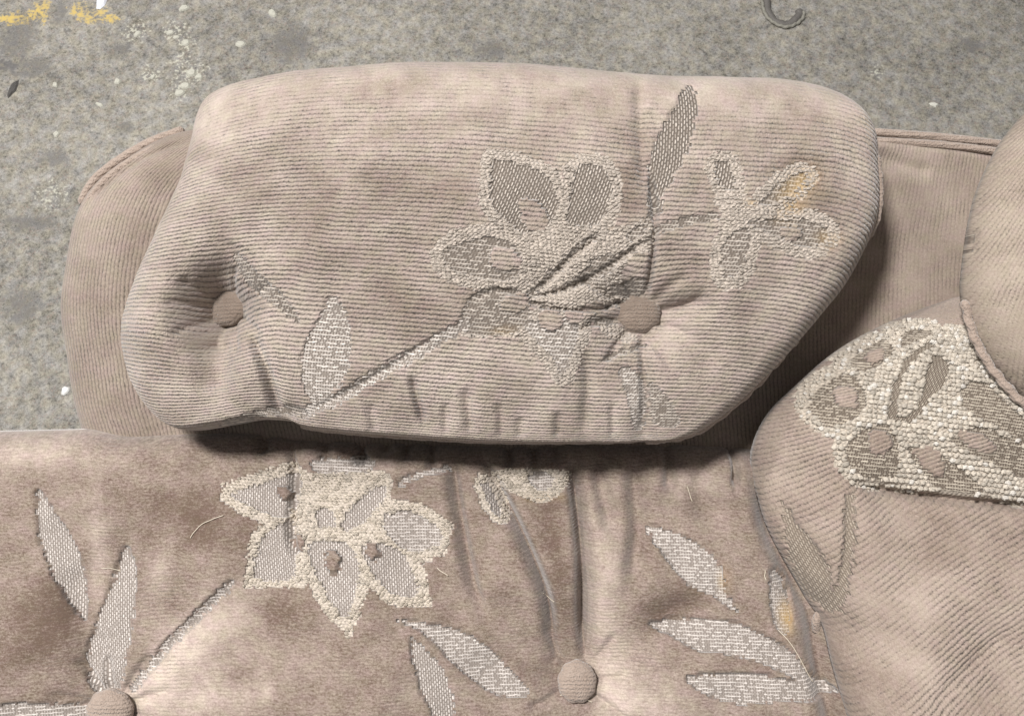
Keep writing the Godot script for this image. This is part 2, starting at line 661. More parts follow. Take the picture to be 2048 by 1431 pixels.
func velvet_tile() -> StandardMaterial3D:
	var n := 256
	var im := Image.create_empty(n, n, false, Image.FORMAT_RGB8)
	var hi := Image.create_empty(n, n, false, Image.FORMAT_RF)
	for y in n:
		for x in n:
			var f := white[(x * 7 + y * 2503) & 65535]
			var a := 0.42 + 0.4 * nc.get_noise_2d(x * 0.03, y * 0.03) + 0.3 * na.get_noise_2d(x * 0.25, y * 0.25) + 0.5 * (f - 0.5)
			im.set_pixel(x, y, Color(0.255, 0.195, 0.158).lerp(Color(0.40, 0.328, 0.278), clampf(a, 0, 1)).linear_to_srgb())
			hi.set_pixel(x, y, Color(0.5 + 0.28 * sin(y * TAU / 8.0 + 1.2 * na.get_noise_2d(x * 0.1, y * 0.1)) + 0.4 * na.get_noise_2d(x * 0.3, y * 0.3) + 0.3 * (f - 0.5), 0, 0))
	var m := cloth_material(im, hi, 0.9, "plain_velvet")
	m.uv1_triplanar = true
	m.uv1_scale = Vector3(14, 14, 14)
	return m

# a cord laid along a line (mm in the frame, height from its own list)
func cord(called: String, line: Array, high: Array, radius: float, m: Material, parent: Node, twist := 0.0, label := "") -> MeshInstance3D:
	var path := PackedVector3Array()
	var q := smooth_line(vv(line), 8)
	var hs := high
	for i in q.size():
		var t := float(i) / (q.size() - 1) * (hs.size() - 1)
		var a := mini(int(t), hs.size() - 2) if hs.size() > 1 else 0
		var z: float = lerpf(hs[a], hs[mini(a + 1, hs.size() - 1)], t - a)
		path.append(world_of(Vector3(q[i].x, q[i].y, z) * 0.001))
	return put(called, tube(path, radius * 0.001, 10, twist), m, parent)

func tube(path: PackedVector3Array, radius: float, sides: int, twist := 0.0, taper := 0.0) -> ArrayMesh:
	# resample finely enough for the cord's own lumps
	var pts := PackedVector3Array()
	for i in path.size() - 1:
		var n := maxi(1, ceili(path[i].distance_to(path[i + 1]) / (radius * 0.8)))
		for k in n:
			pts.append(path[i].lerp(path[i + 1], float(k) / n))
	pts.append(path[-1])
	var v := PackedVector3Array()
	var idx := PackedInt32Array()
	var side := Vector3.ZERO
	var along := 0.0
	for i in pts.size():
		var d := (pts[mini(i + 1, pts.size() - 1)] - pts[maxi(i - 1, 0)]).normalized()
		if i == 0:
			side = d.cross(Vector3(0.31, 0.83, 0.45)).normalized()
		else:
			along += pts[i].distance_to(pts[i - 1])
		side = (side - d * side.dot(d)).normalized()
		var other := d.cross(side)
		var r := radius * (1.0 - taper * i / pts.size())
		if i == 0 or i == pts.size() - 1:
			r *= 0.35
		for k in sides:
			var a := TAU * k / sides
			var lump := 1.0 + twist * (sin(a * 1.0 + along / radius * 1.6) * 0.5 + 0.7 * na.get_noise_2d(along * 900.0, k * 1.3))
			v.append(pts[i] + (side * cos(a) + other * sin(a)) * r * lump)
	for i in pts.size() - 1:
		for k in sides:
			var a := i * sides + k
			var b := i * sides + (k + 1) % sides
			idx.append_array(PackedInt32Array([a, a + sides, b, b, a + sides, b + sides]))
	var f := v.size()
	v.append(pts[0])
	v.append(pts[-1])
	for k in sides:
		idx.append_array(PackedInt32Array([f, k, (k + 1) % sides, f + 1, f - sides + (k + 1) % sides, f - sides + k]))
	var st := SurfaceTool.new()
	st.begin(Mesh.PRIMITIVE_TRIANGLES)
	st.set_smooth_group(0)
	for q in v:
		st.set_uv(Vector2.ZERO)
		st.add_vertex(q)
	for i in idx:
		st.add_index(i)
	st.generate_normals()
	return st.commit()

func button(p: Dictionary, q: Vector2, rx: float, ry: float, raise: float, parent: Node, tilt := Vector3.ZERO, m: Material = null) -> void:
	# a cloth-covered button: shallow dome with a rolled edge
	var uv := uv_of(p, q)
	var t := seat_on(p, clampf(uv.x, 0.01, 0.99), clampf(uv.y, 0.01, 0.99))
	var z := (t.basis.z * 0.35 + FRAME.z * 0.65 + FRAME * tilt).normalized()
	var x := (FRAME.x - z * FRAME.x.dot(z)).normalized()
	var prof := [Vector2(0.0, 0.46), Vector2(0.25, 0.45), Vector2(0.5, 0.41), Vector2(0.72, 0.33), Vector2(0.88, 0.2), Vector2(0.97, 0.05), Vector2(1.0, -0.1), Vector2(0.96, -0.25), Vector2(0.8, -0.4), Vector2(0.3, -0.5)]
	var st := SurfaceTool.new()
	st.begin(Mesh.PRIMITIVE_TRIANGLES)
	st.set_smooth_group(0)
	var n := 40
	for i in prof.size():
		for k in n:
			var a := TAU * k / n
			var pucker := 1.0 + 0.03 * sin(a * 9.0) * smoothstep(0.8, 1.0, prof[i].x) + 0.02 * na.get_noise_2d(cos(a) * 2.0, sin(a) * 2.0)
			st.set_uv(Vector2(k / 4.0, i))
			st.add_vertex(Vector3(cos(a) * prof[i].x * rx * pucker, sin(a) * prof[i].x * ry * pucker, prof[i].y * minf(rx, ry)) * 0.001)
	for i in prof.size() - 1:
		for k in n:
			var a := i * n + k
			var b := i * n + (k + 1) % n
			for e in [a, b, a + n, b, b + n, a + n]:
				st.add_index(e)
	st.generate_normals()
	var o := put("button", st.commit(), m if m else plain_cloth, parent)
	o.transform = Transform3D(Basis(x, z.cross(x), z), t.origin + z * raise * 0.001)

# ---------- the concrete ----------
func concrete() -> void:
	var w := 2048
	var h := 1024
	var span := Vector2(1.6, 0.8)
	var from := Vector2(-0.8, -0.85)
	var pix := PackedByteArray()
	pix.resize(w * h * 3)
	var hgt := PackedFloat32Array()
	hgt.resize(w * h)
	var cell := FastNoiseLite.new()
	cell.noise_type = FastNoiseLite.TYPE_CELLULAR
	cell.cellular_return_type = FastNoiseLite.RETURN_CELL_VALUE
	cell.frequency = 1.0
	cell.seed = 5
	cell.domain_warp_enabled = true
	cell.domain_warp_amplitude = 0.6
	cell.domain_warp_frequency = 0.9
	var yellow := [[Vector2(-0.6671, -0.7198), 0.034, 0.012], [Vector2(-0.6438, -0.7223), 0.022, 0.012], [Vector2(-0.6856, -0.7172), 0.012, 0.01], [Vector2(-0.5734, -0.7282), 0.022, 0.013], [Vector2(-0.5896, -0.7358), 0.012, 0.012], [Vector2(-0.5433, -0.7172), 0.012, 0.008], [Vector2(-0.6398, -0.7392), 0.012, 0.01], [Vector2(-0.5647, -0.7155), 0.03, 0.007]]
	var pale := [[Vector2(-0.4542, -0.6971), 0.016], [Vector2(-0.4348, -0.6756), 0.014], [Vector2(-0.4241, -0.6293), 0.02], [Vector2(-0.4373, -0.6014), 0.014], [Vector2(-0.4785, -0.6253), 0.014], [Vector2(-0.4404, -0.6495), 0.016], [Vector2(-0.5081, -0.6971), 0.018], [Vector2(-0.5802, -0.4427), 0.02], [Vector2(0.4842, -0.6333), 0.01]]
	var dirt := [[Vector2(-0.2941, -0.6756), 0.026, 0.024], [Vector2(-0.6637, -0.6822), 0.022, 0.04], [Vector2(-0.6458, -0.6373), 0.034, 0.014], [Vector2(-0.0261, -0.6658), 0.018, 0.012], [Vector2(-0.5238, -0.6658), 0.012, 0.01], [Vector2(-0.5985, -0.4033), 0.03, 0.01], [Vector2(-0.5830, -0.4977), 0.018, 0.01], [Vector2(-0.6142, -0.7282), 0.01, 0.02], [Vector2(-0.5879, -0.2905), 0.02, 0.02], [Vector2(-0.5000, -0.5431), 0.01, 0.008], [Vector2(0.6167, -0.6740), 0.016, 0.01]]
	for y in h:
		for x in w:
			var p := from + Vector2((x + 0.5) / w, (y + 0.5) / h) * span
			var i := y * w + x
			var fine := white[(x * 7 + y * 2503 + (x * y & 1023)) & 65535]
			var big := nc.get_noise_2d(p.x * 5.0, p.y * 5.0)
			var mid := nc.get_noise_2d(p.x * 42.0 + 7.0, p.y * 42.0)
			var tiny := na.get_noise_2d(p.x * 430.0, p.y * 430.0)
			var spotty := na.get_noise_2d(p.x * 170.0 + 31.0, p.y * 190.0)
			var spot2 := nb.get_noise_2d(p.x * 95.0 + 31.0, p.y * 110.0)
			var warm := nb.get_noise_2d(p.x * 60.0, p.y * 60.0)
			var lum := 0.252 + 0.06 * big + 0.10 * mid + 0.065 * tiny + 0.12 * (fine - 0.5) + 0.04 * spotty + 0.03 * spot2
			if spotty < -0.62:
				lum *= 0.78
			lum *= 1.0 - 0.10 * smoothstep(-0.2, 0.7, p.x)
			var z := 0.5 + 0.15 * mid + 0.1 * tiny
			var s0 := cell.get_noise_2d(p.x * 95.0 + 3.0, p.y * 105.0)
			lum *= 1.0 + 0.10 * s0 * smoothstep(-0.5, 0.4, mid + spot2 * 0.3)
			# aggregate stones showing through the worn skin
			var s1 := cell.get_noise_2d(p.x * 62.0, p.y * 62.0)
			if s1 > 0.72:
				lum = lerpf(lum, 0.135, 0.75 * smoothstep(-0.15, 0.25, mid + 0.15))
				z -= 0.2
			elif s1 < -0.86:
				lum = lerpf(lum, 0.34, 0.55)
			var s2 := cell.get_noise_2d(p.x * 210.0 + 20.0, p.y * 240.0)
			if s2 > 0.80:
				lum *= 0.58
				z -= 0.25
			elif s2 < -0.91:
				lum = lerpf(lum, 0.48, 0.65)
			var c := Color(lum * (1.0 + 0.03 * warm), lum * (0.947 + 0.008 * warm), lum * (0.832 - 0.06 * warm))
			if s2 > 0.3 and s2 < 0.42:
				c = c.lerp(Color(0.27, 0.20, 0.17), 0.45)
			for d in dirt:
				var e := Vector2((p.x - d[0].x) / d[1], (p.y - d[0].y) / d[2])
				e += Vector2(spot2 + mid, spotty * 0.5 - mid) * 0.55
				var l := e.length_squared()
				if l < 3.0:
					var k := clampf((1.0 - smoothstep(0.0, 3.0, l)) * 1.25 + 0.9 * mid - 0.62 + 0.5 * spotty + 0.35 * spot2 + 0.2 * tiny, 0.0, 0.75)
					c = c.lerp(Color(0.105, 0.10, 0.10), k * 0.8)
			for d in pale:
				var l: float = p.distance_squared_to(d[0]) / (d[1] * d[1])
				if l < 1.6 and spotty * 0.8 + spot2 * 0.4 + tiny * 0.3 + (1.0 - l) * 0.25 > 0.52:
					c = c.lerp(Color(0.50, 0.49, 0.41), 0.75)
					z += 0.12
			for d in yellow:
				var e := Vector2((p.x - d[0].x) / d[1], (p.y - d[0].y) / d[2])
				var k := 1.1 - e.length_squared() * 0.8 + 1.3 * mid + 0.4 * tiny + 0.5 * spotty + 0.4 * spot2
				if k > 0.35:
					c = c.lerp(Color(0.55, 0.41, 0.13), clampf((k - 0.35) * 0.8, 0.0, 0.78))
			hgt[i] = z
			var j := i * 3
			pix[j] = clampi(int(pow(maxf(c.r, 0.0), 0.4545) * 255.0), 0, 255)
			pix[j + 1] = clampi(int(pow(maxf(c.g, 0.0), 0.4545) * 255.0), 0, 255)
			pix[j + 2] = clampi(int(pow(maxf(c.b, 0.0), 0.4545) * 255.0), 0, 255)
	var m := StandardMaterial3D.new()
	m.resource_name = "worn_concrete"
	m.albedo_texture = ImageTexture.create_from_image(Image.create_from_data(w, h, false, Image.FORMAT_RGB8, pix))
	m.heightmap_enabled = true
	m.heightmap_scale = 0.16
	m.heightmap_texture = ImageTexture.create_from_image(Image.create_from_data(w, h, false, Image.FORMAT_RF, hgt.to_byte_array()))
	m.roughness = 0.85
	m.metallic_specular = 0.3
	var st := SurfaceTool.new()
	st.begin(Mesh.PRIMITIVE_TRIANGLES)
	for q in [Vector2(-8, -8), Vector2(8, -8), Vector2(-8, 8), Vector2(-8, 8), Vector2(8, -8), Vector2(8, 8)]:
		st.set_normal(Vector3.UP)
		st.set_uv((q - from) / span)
		st.add_vertex(Vector3(q.x, 0, q.y))
	var o := put("floor", st.commit(), m, self)
	o.set_meta("kind", "structure")
	tag(o, "worn grey concrete floor with yellow paint flecks and pale chips")

# ---------- arm ----------
func build_arm() -> void:
	var p := panel("arm", [-219.0, 153.0, -244.3, 143.6, -267.2, 130.1, -281.4, 118.3, -290.8, 104.8, -298.2, 84.5, -304.3, 52.5, -305.0, 25.5, -301.6, -1.5, -296.6, -28.5, -289.8, -52.1, -285.4, -74.1], [368.0, 134.1, 368.0, 70.4, 368.0, 5.1, 368.0, -79.9], [-219.0, 153.0, -109.3, 155.4, 93.1, 154.4, 243.3, 151.0, 288.8, 147.6, 329.3, 142.9, 379.9, 137.5], [-278.4, -71.7, -105.9, -76.6, 122.9, -78.3, 368.0, -79.9], Vector2(590, 205), Vector2i(2048, 640))
	p.dents = [[Vector2(229.1, 51.2), 40.0, 6.0]]
	crease(p, [234.1, 134.2, 255.1, 126.8, 277.4, 121.5], 5.0, 2.5)
	crease(p, [-205.9, 143.1, -237.2, 132.9, -256.2, 121.1, -272.2, 108.5, -281.0, 97.2], 2.2, 1.6)
	p.rib_map = [[Vector2(271.6, 70.9), 90.0, 90.0, 0.0, -0.3], [Vector2(-250.5, 5.0), 60.0, 70.0, 0.0, 0.45], [Vector2(-225.1, 95.8), 30.0, 40.0, 0.0, 0.3]]
	p.nap_and_light = [[Vector2(271.1, 87.2), 60.0, 60.0, 0.0, 0.25], [Vector2(254.1, 132.8), 70.0, 12.0, 0.0, 0.25], [Vector2(-268.2, 96.2), 40.0, 30.0, 0.7, 0.3]]  # brushed nap; lighter spots on the right paint light into the colour
	weave(p, {"nap_and_light": 0.42, "nap_noise": 0.3, "rib": 0.5, "rib_noise": 0.45, "turn": 90.0, "pitch": 2.35, "bead": 2.6, "line": 0.55, "seed": 4, "dark": Color(0.185, 0.142, 0.113), "light": Color(0.355, 0.293, 0.245), "ground": Color(0.16, 0.13, 0.11), "silver": Color(0.5, 0.45, 0.4), "cream": Color(0.5, 0.43, 0.33)})
	var o := sheet("arm", p, 900, 180, 1.0, 1.2, Vector3(0, -205, -505))
	o.set_meta("label", "smooth ribbed outer arm behind the padded roll")
	cord("piping", [-219.7, 152.8, -243.9, 143.7, -267.2, 130.2, -281.7, 118.1, -291.4, 103.6], [-67, -67, -68, -69, -72], 3.2, plain_cloth, o, 0.05)
	cord("piping", [-215.5, 145.5, -238.1, 137.2, -259.4, 124.5, -272.4, 113.6, -283.4, 100.9], [-57, -57, -57, -58, -62], 2.9, plain_cloth, o, 0.05)
	cord("piping", [238.5, 150.8, 287.2, 147.1, 330.8, 142.1, 354.2, 139.4], [-64, -64, -64, -64], 2.8, plain_cloth, o, 0.04)
	cord("piping", [234.1, 143.0, 281.8, 140.1, 324.6, 135.1, 347.6, 132.2], [-54, -54, -54, -54], 2.6, plain_cloth, o, 0.04)

# ---------- padded roll on the arm ----------
func build_pad() -> void:
	var p := panel("pad", [-198.1, 161.5, -201.9, 133.4, -208.5, 104.1, -217.2, 80.6, -227.8, 59.0, -236.4, 37.3, -241.1, 18.7, -239.5, 0.2, -234.0, -15.3, -224.1, -29.2, -210.1, -41.0], [217.3, 154.9, 225.1, 133.4, 226.1, 107.3, 223.4, 85.3, 212.9, 61.1, 201.8, 41.9, 185.7, 21.8, 169.0, 3.2, 152.3, -14.4, 134.3, -30.5, 114.8, -43.8, 94.7, -48.7], [-198.1, 161.5, -181.9, 170.7, -147.2, 177.8, -102.8, 182.5, -52.0, 185.4, -7.6, 184.8, 40.0, 181.9, 81.2, 177.8, 131.9, 176.2, 170.0, 174.6, 195.2, 169.1, 217.3, 154.9], [-210.1, -41.0, -193.1, -44.7, -171.4, -41.6, -149.8, -37.9, -131.2, -39.1, -118.8, -43.2, -81.7, -46.6, -44.6, -49.1, -7.4, -50.9, 54.5, -50.9, 94.7, -48.7], Vector2(424, 222), Vector2i(2048, 1072))
	p.dents = [[Vector2(-174.6, 27.8), 21.0, 33.0], [Vector2(-173.0, 29.7), 18.0, 10.0], [Vector2(-199.7, 21.7), 24.0, -10.0], [Vector2(-191.5, 62.2), 26.0, -4.0], [Vector2(-146.9, -7.0), 16.0, -4.0], [Vector2(-49.3, 83.7), 80.0, -5.0], [Vector2(-179.9, 4.6), 24.0, 4.0], [Vector2(75.5, 25.4), 24.0, 17.0], [Vector2(74.5, 24.8), 14.0, 6.0], [Vector2(121.6, 33.0), 34.0, -4.0], [Vector2(-126.5, -34.0), 10.0, 7.0], [Vector2(76.2, -42.8), 8.0, 6.0], [Vector2(10.3, 37.4), 16.0, 4.0]]
	crease(p, [-155.0, 17.9, -143.0, -4.2, -137.9, -24.6, -133.6, -33.3], 4.0, 6.0, 1.0)
	crease(p, [-173.2, 13.8, -172.1, -7.2, -172.1, -21.6], 10.0, 7.0)
	crease(p, [78.7, 28.2, 80.7, 50.7, 82.4, 70.2, 82.3, 91.5, 79.4, 111.7], 2.0, 4.0, 1.0)
	crease(p, [76.4, 90.6, 75.5, 121.1, 75.8, 146.2, 76.5, 168.7], 4.5, 2.4, 1.0)
	crease(p, [78.0, 19.3, 76.2, 4.5, 77.3, -18.8, 77.0, -43.6], 4.0, 4.0, 1.0)
	crease(p, [81.6, 25.9, 101.3, 30.3, 116.2, 35.9], 7.0, 5.0)
	crease(p, [81.5, 22.3, 103.4, 10.3, 119.7, -7.1], 8.0, 3.5)
	crease(p, [-164.9, 46.3, -164.3, 56.9, -159.2, 67.7], 8.0, 3.0)
	crease(p, [-58.3, -8.4, -54.6, -24.4, -50.8, -38.9], 3.0, 4.0, 1.0)
	crease(p, [-27.0, -15.6, -24.8, -33.1, -24.2, -44.0], 3.4, 3.0)
	crease(p, [42.5, 7.3, 43.7, -18.6, 41.7, -44.7], 3.6, 3.2)
	crease(p, [27.0, -30.0, 26.3, -46.1], 2.6, 2.4)
	crease(p, [4.6, -33.0, 5.2, -46.0], 3.0, 2.0)
	crease(p, [-6.9, -24.3, -6.4, -46.4], 2.4, 1.6)
	crease(p, [-38.5, -24.3, -37.9, -45.3], 2.4, 1.6)
	crease(p, [58.0, -24.4, 58.4, -47.0], 2.4, 1.8)
	crease(p, [-81.7, -24.3, -80.0, -43.6], 3.0, 1.6)
	crease(p, [-38.1, 17.2, -64.1, -1.3, -93.2, -18.6, -120.5, -32.2], 2.0, 1.2, 1.0)
	crease(p, [10.3, 35.4, 21.8, 44.6, 33.1, 55.8, 50.4, 70.8], 1.8, 2.4)
	crease(p, [7.4, 34.8, 27.6, 38.3, 50.5, 48.9, 79.1, 68.1], 1.8, 2.4)
	crease(p, [1.7, 32.9, 10.3, 32.0, 30.4, 27.9, 51.0, 28.2, 65.0, 34.0], 1.8, 2.4)
	crease(p, [-23.9, 32.9, -6.9, 38.7, 7.4, 36.0], 1.8, 1.6)
	crease(p, [-165.4, 62.3, -175.4, 41.0, -178.5, 16.8, -176.8, -7.2], 9.0, 6.0)
	crease(p, [-157.8, -35.5, -135.5, -29.0, -123.8, -32.8, -108.1, -38.9], 3.0, 1.6)
	puckers(p, Vector2(-173.0, 29.7), 9.0, 34.0, 2.2, [20.0, 62.0, 140.0, 175.0, 215.0, 252.0, 290.0, 330.0])
	puckers(p, Vector2(74.9, 25.4), 9.0, 36.0, 2.2, [15.0, 40.0, 115.0, 150.0, 195.0, 235.0, 300.0, 335.0])
	# flower in the middle
	petal(p, 1, 6.2, [-10.3, 113.9, 3.2, 112.1, 17.5, 106.2, 24.6, 97.3, 25.9, 84.2, 17.3, 74.1, 7.4, 71.3, -6.8, 81.1, -11.9, 89.5, -11.7, 104.3])
	petal(p, 1, 6.2, [37.6, 109.3, 47.8, 112.5, 54.9, 106.4, 56.8, 94.8, 53.3, 81.8, 46.0, 75.9, 33.0, 77.1, 31.6, 84.2, 34.7, 99.0])
	petal(p, 2, 7.0, [-39.4, 57.6, -33.7, 63.9, -21.0, 68.2, -6.8, 68.4, 3.1, 62.7, 4.6, 49.9, -2.6, 44.3, -18.2, 45.6, -29.5, 48.4, -36.5, 52.5])
	mark(p, 3, 0.0, [6.0, 69.8, 21.6, 74.1, 38.8, 74.3, 56.1, 73.2, 79.0, 78.9, 81.2, 62.0, 67.9, 59.1, 62.4, 44.9, 72.6, 34.1, 50.8, 30.5, 27.6, 27.4, 10.3, 33.2, 4.6, 44.4])
	mark(p, 2, 0.0, [40.3, 48.7, 47.4, 56.7, 56.1, 60.2, 60.7, 56.2, 56.2, 48.9, 46.2, 44.0, 27.6, 38.9])
	stroke(p, 2, 2.2, [79.1, 68.1, 66.2, 61.7, 47.6, 48.0, 27.6, 38.9, 10.3, 35.4])
	stroke(p, 2, 2.0, [63.5, 33.4, 44.9, 26.9, 24.6, 27.9, 10.3, 32.6])
	stroke(p, 2, 2.6, [48.9, 70.2, 40.2, 65.7, 30.3, 55.9, 20.3, 45.9, 8.9, 36.0])
	mark(p, 2, 0.0, [55.0, 38.5, 62.4, 43.5, 77.5, 45.5, 78.1, 37.5, 66.3, 34.5])
	mark(p, 2, 3.5, [-22.5, 30.6, -14.0, 35.8, -4.0, 37.2, 4.6, 33.0, 6.0, 25.9, 1.7, 18.2, -23.9, 17.2])
	petal(p, 5, 5.5, [7.4, 19.3, 14.6, 21.6, 21.7, 25.9, 36.0, 21.6, 39.0, 14.5, 31.8, -5.6, 28.9, -9.9, 23.2, 0.1, 13.2, 10.2])
	mark(p, 2, 0.0, [41.9, 20.2, 50.9, 24.7, 60.3, 22.1, 55.4, 19.0])
	mark(p, 3, 0.0, [50.9, 17.5, 57.3, 20.6, 72.3, 13.4, 71.7, 10.4, 59.8, 10.9])
	mark(p, 3, 0.0, [-26.8, 17.2, 1.7, 18.2, 8.9, 15.3, 1.7, 12.4, -26.8, 12.4])
	mark(p, 4, 0.0, [6.0, 91.2, 14.5, 89.8, 20.2, 81.2, 18.8, 74.1, 10.2, 72.7, 4.5, 81.2])
	mark(p, 4, 0.0, [-11.1, 61.2, -4.0, 62.7, 3.1, 59.9, 4.6, 52.8, -4.0, 48.5, -12.5, 54.1])
	mark(p, 4, 0.0, [-6.8, 32.9, 4.6, 37.4, 10.9, 33.2, 6.0, 26.7, -4.0, 26.7])
	mark(p, 4, 0.0, [14.6, 25.1, 21.8, 28.9, 29.7, 23.0, 25.1, 15.3, 17.4, 17.3])
	mark(p, 4, 0.0, [30.4, 26.8, 39.1, 28.0, 41.9, 21.6, 34.6, 19.3])
	mark(p, 4, 0.0, [40.4, 29.6, 50.8, 32.4, 54.6, 27.8, 44.8, 24.0])
	stroke(p, 5, 6.0, [-26.8, 18.7, -49.7, 6.1, -75.7, -8.5, -96.1, -20.9, -120.5, -31.6])
	stroke(p, 2, 2.5, [53.7, -0.7, 65.6, 4.5, 76.7, 7.5])
	# leaves left of it
	mark(p, 2, 0.0, [-160.9, 61.5, -152.2, 54.8, -141.8, 44.6, -129.8, 34.5, -121.5, 20.2, -125.8, 22.2, -139.3, 31.8, -152.6, 40.9, -158.1, 49.6])
	mark(p, 5, 0.0, [-103.8, 35.8, -97.5, 30.1, -93.1, 18.7, -92.5, 4.4, -95.6, -9.9, -104.4, -19.9, -114.9, -26.1, -119.7, -15.7, -120.9, -1.3, -115.9, 13.1, -107.5, 26.7])
	mark(p, 2, 0.0, [-173.7, -39.9, -157.1, -33.1, -140.1, -28.8, -125.9, -28.0, -122.3, -32.3, -140.4, -33.2, -166.7, -41.1])
	# right of the tucked fold
	mark(p, 1, 0.0, [104.3, 161.5, 108.4, 157.1, 107.8, 142.7, 103.9, 127.1, 97.3, 111.7, 88.2, 96.7, 83.9, 84.9, 78.5, 78.9, 79.6, 96.7, 80.9, 117.5, 89.6, 136.3])
	stroke(p, 2, 4.5, [82.6, 85.4, 76.2, 76.0, 67.6, 68.9])
	stroke(p, 2, 4.4, [84.7, 74.5, 102.0, 78.9, 117.2, 81.4])
	petal(p, 1, 5.6, [119.3, 113.3, 125.1, 114.8, 127.4, 107.3, 128.0, 97.3, 121.6, 99.2, 118.5, 107.3])
	petal(p, 2, 6.0, [142.8, 89.4, 148.8, 95.3, 156.8, 102.4, 167.7, 107.9, 170.9, 104.8, 162.4, 95.7, 148.5, 88.5])
	petal(p, 2, 6.4, [136.6, 79.6, 154.7, 79.5, 172.0, 79.5, 182.3, 72.1, 177.3, 64.9, 165.9, 64.4, 154.3, 69.2, 139.4, 75.6])
	petal(p, 2, 6.4, [122.7, 67.5, 130.7, 74.7, 136.5, 73.3, 135.3, 61.8, 130.9, 50.1, 122.2, 45.8, 119.9, 56.0])
	mark(p, 3, 0.0, [116.9, 92.3, 131.0, 90.7, 148.8, 91.0, 154.7, 79.5, 136.5, 73.3, 119.4, 73.3, 120.9, 82.0])
	stroke(p, 3, 5.0, [128.6, 96.7, 136.7, 89.2, 148.5, 86.5])
	mark(p, 4, 0.0, [153.9, 75.1, 163.2, 76.5, 167.8, 70.7, 158.6, 67.2])
	mark(p, 5, 0.0, [62.4, -7.1, 70.5, -7.1, 76.8, -15.8, 76.9, -39.2, 70.7, -39.0, 66.7, -21.5])
	mark(p, 2, 0.0, [80.0, -15.2, 88.1, -21.4, 97.6, -36.5, 87.0, -39.4, 80.7, -33.2])
	p.nap_and_light = [[Vector2(-91.9, 89.5), 60.0, 25.0, 0.0, -0.3], [Vector2(-63.7, 32.8), 50.0, 22.0, 0.0, -0.3], [Vector2(-36.7, 167.4), 220.0, 24.0, 0.0, -0.05], [Vector2(-46.9, 107.4), 30.0, 18.0, 0.0, -0.3], [Vector2(-184.8, 146.1), 30.0, 30.0, 0.0, 0.15], [Vector2(-21.2, -7.0), 80.0, 22.0, 0.0, 0.3], [Vector2(-133.1, 4.4), 22.0, 22.0, 0.0, 0.35], [Vector2(94.8, 10.3), 20.0, 20.0, 0.0, 0.1], [Vector2(164.9, 112.3), 30.0, 16.0, 0.5, -0.5], [Vector2(177.6, 85.2), 18.0, 20.0, 0.5, -0.5], [Vector2(67.9, 99.4), 12.0, 30.0, 0.0, -0.4], [Vector2(-213.6, 63.6), 20.0, 50.0, 0.2, 0.25]]  # brushed nap patches, with light on the left roll painted into the colour
	p.rib_map = [[Vector2(-36.9, 171.1), 240.0, 42.0, 0.0, -0.75], [Vector2(142.6, 166.4), 110.0, 34.0, 0.0, -0.75], [Vector2(-180.3, 142.0), 30.0, 30.0, 0.0, -0.5], [Vector2(-181.6, 16.7), 20.0, 20.0, 0.0, -0.5], [Vector2(90.4, 22.3), 18.0, 22.0, 0.0, -0.45]]
	p.stain = [[Vector2(167.0, 100.2), 14.0, 9.0, 0.6, 0.5], [Vector2(160.6, 85.3), 10.0, 6.0, 0.5, 0.35], [Vector2(136.7, 89.2), 4.0, 3.0, 0.0, 0.4], [Vector2(183.1, 67.8), 8.0, 6.0, 0.0, 0.3], [Vector2(-4.0, 15.3), 10.0, 3.0, 0.0, 0.2]]
	p.swirl = [[Vector2(-175.1, 7.7), 36.0, 42.0, 0.0, 10.0], [Vector2(74.3, 45.1), 22.0, 20.0, 0.0, 4.0]]
	weave(p, {"nap_and_light": 0.5, "nap_noise": 0.5, "streak": 0.1, "rib": 0.86, "rib_noise": 0.35, "turn": 0.0, "pitch": 2.4, "bead": 2.4, "line": 0.68, "seed": 1, "dark": Color(0.240, 0.188, 0.153), "light": Color(0.445, 0.376, 0.324), "ground": Color(0.125, 0.102, 0.083), "silver": Color(0.49, 0.435, 0.38), "wx": 1.6, "wy": 2.8, "cream": Color(0.45, 0.39, 0.335)})
	var o := sheet("arm_pad", p, 640, 580, 1.4, 2.0, Vector3(0, 0, -55))
	o.set_meta("label", "thick ribbed velvet roll with two buttons, flowers and leaves, fixed on the arm")
	chenille(p, o, Vector2(2.6, 1.75), 1.3, Color(0.51, 0.447, 0.385), 0.0, 0.05, 0.12)
	var darker_cloth: StandardMaterial3D = plain_cloth.duplicate()
	darker_cloth.resource_name = "darker_velvet"
	darker_cloth.albedo_color = Color(0.66, 0.65, 0.63).linear_to_srgb()  # pad buttons: a darker tint of the plain cloth
	button(p, Vector2(-172.3, 30.6), 17.0, 12.5, 8.0, o, Vector3(-0.2, 0.15, 0), darker_cloth)
	button(p, Vector2(74.3, 26.0), 14.0, 12.5, 3.0, o, Vector3(0, 0.15, 0), darker_cloth)
	cord("welt", [-129.6, -39.0, -117.4, -41.7, -80.7, -45.1, -44.0, -47.5, -7.3, -49.1, 53.8, -49.1, 84.4, -47.5], [-7, -6, -6, -6, -6, -6], 3.6, plain_cloth, o, 0.08)
	cord("welt", [80.5, -48.3, 94.4, -48.0, 113.5, -42.7, 132.7, -29.5, 150.2, -13.7, 166.9, 3.9, 183.6, 22.1], [-6, -5, -5, -7, -9, -13, -20], 4.0, plain_cloth, o, 0.22)
	cord("edge_seam", [213.1, 139.4, 219.2, 116.7, 220.7, 95.5, 217.7, 78.9, 207.1, 60.4], [6, 6, 6, 4, -2], 2.2, plain_cloth, o, 0.22)

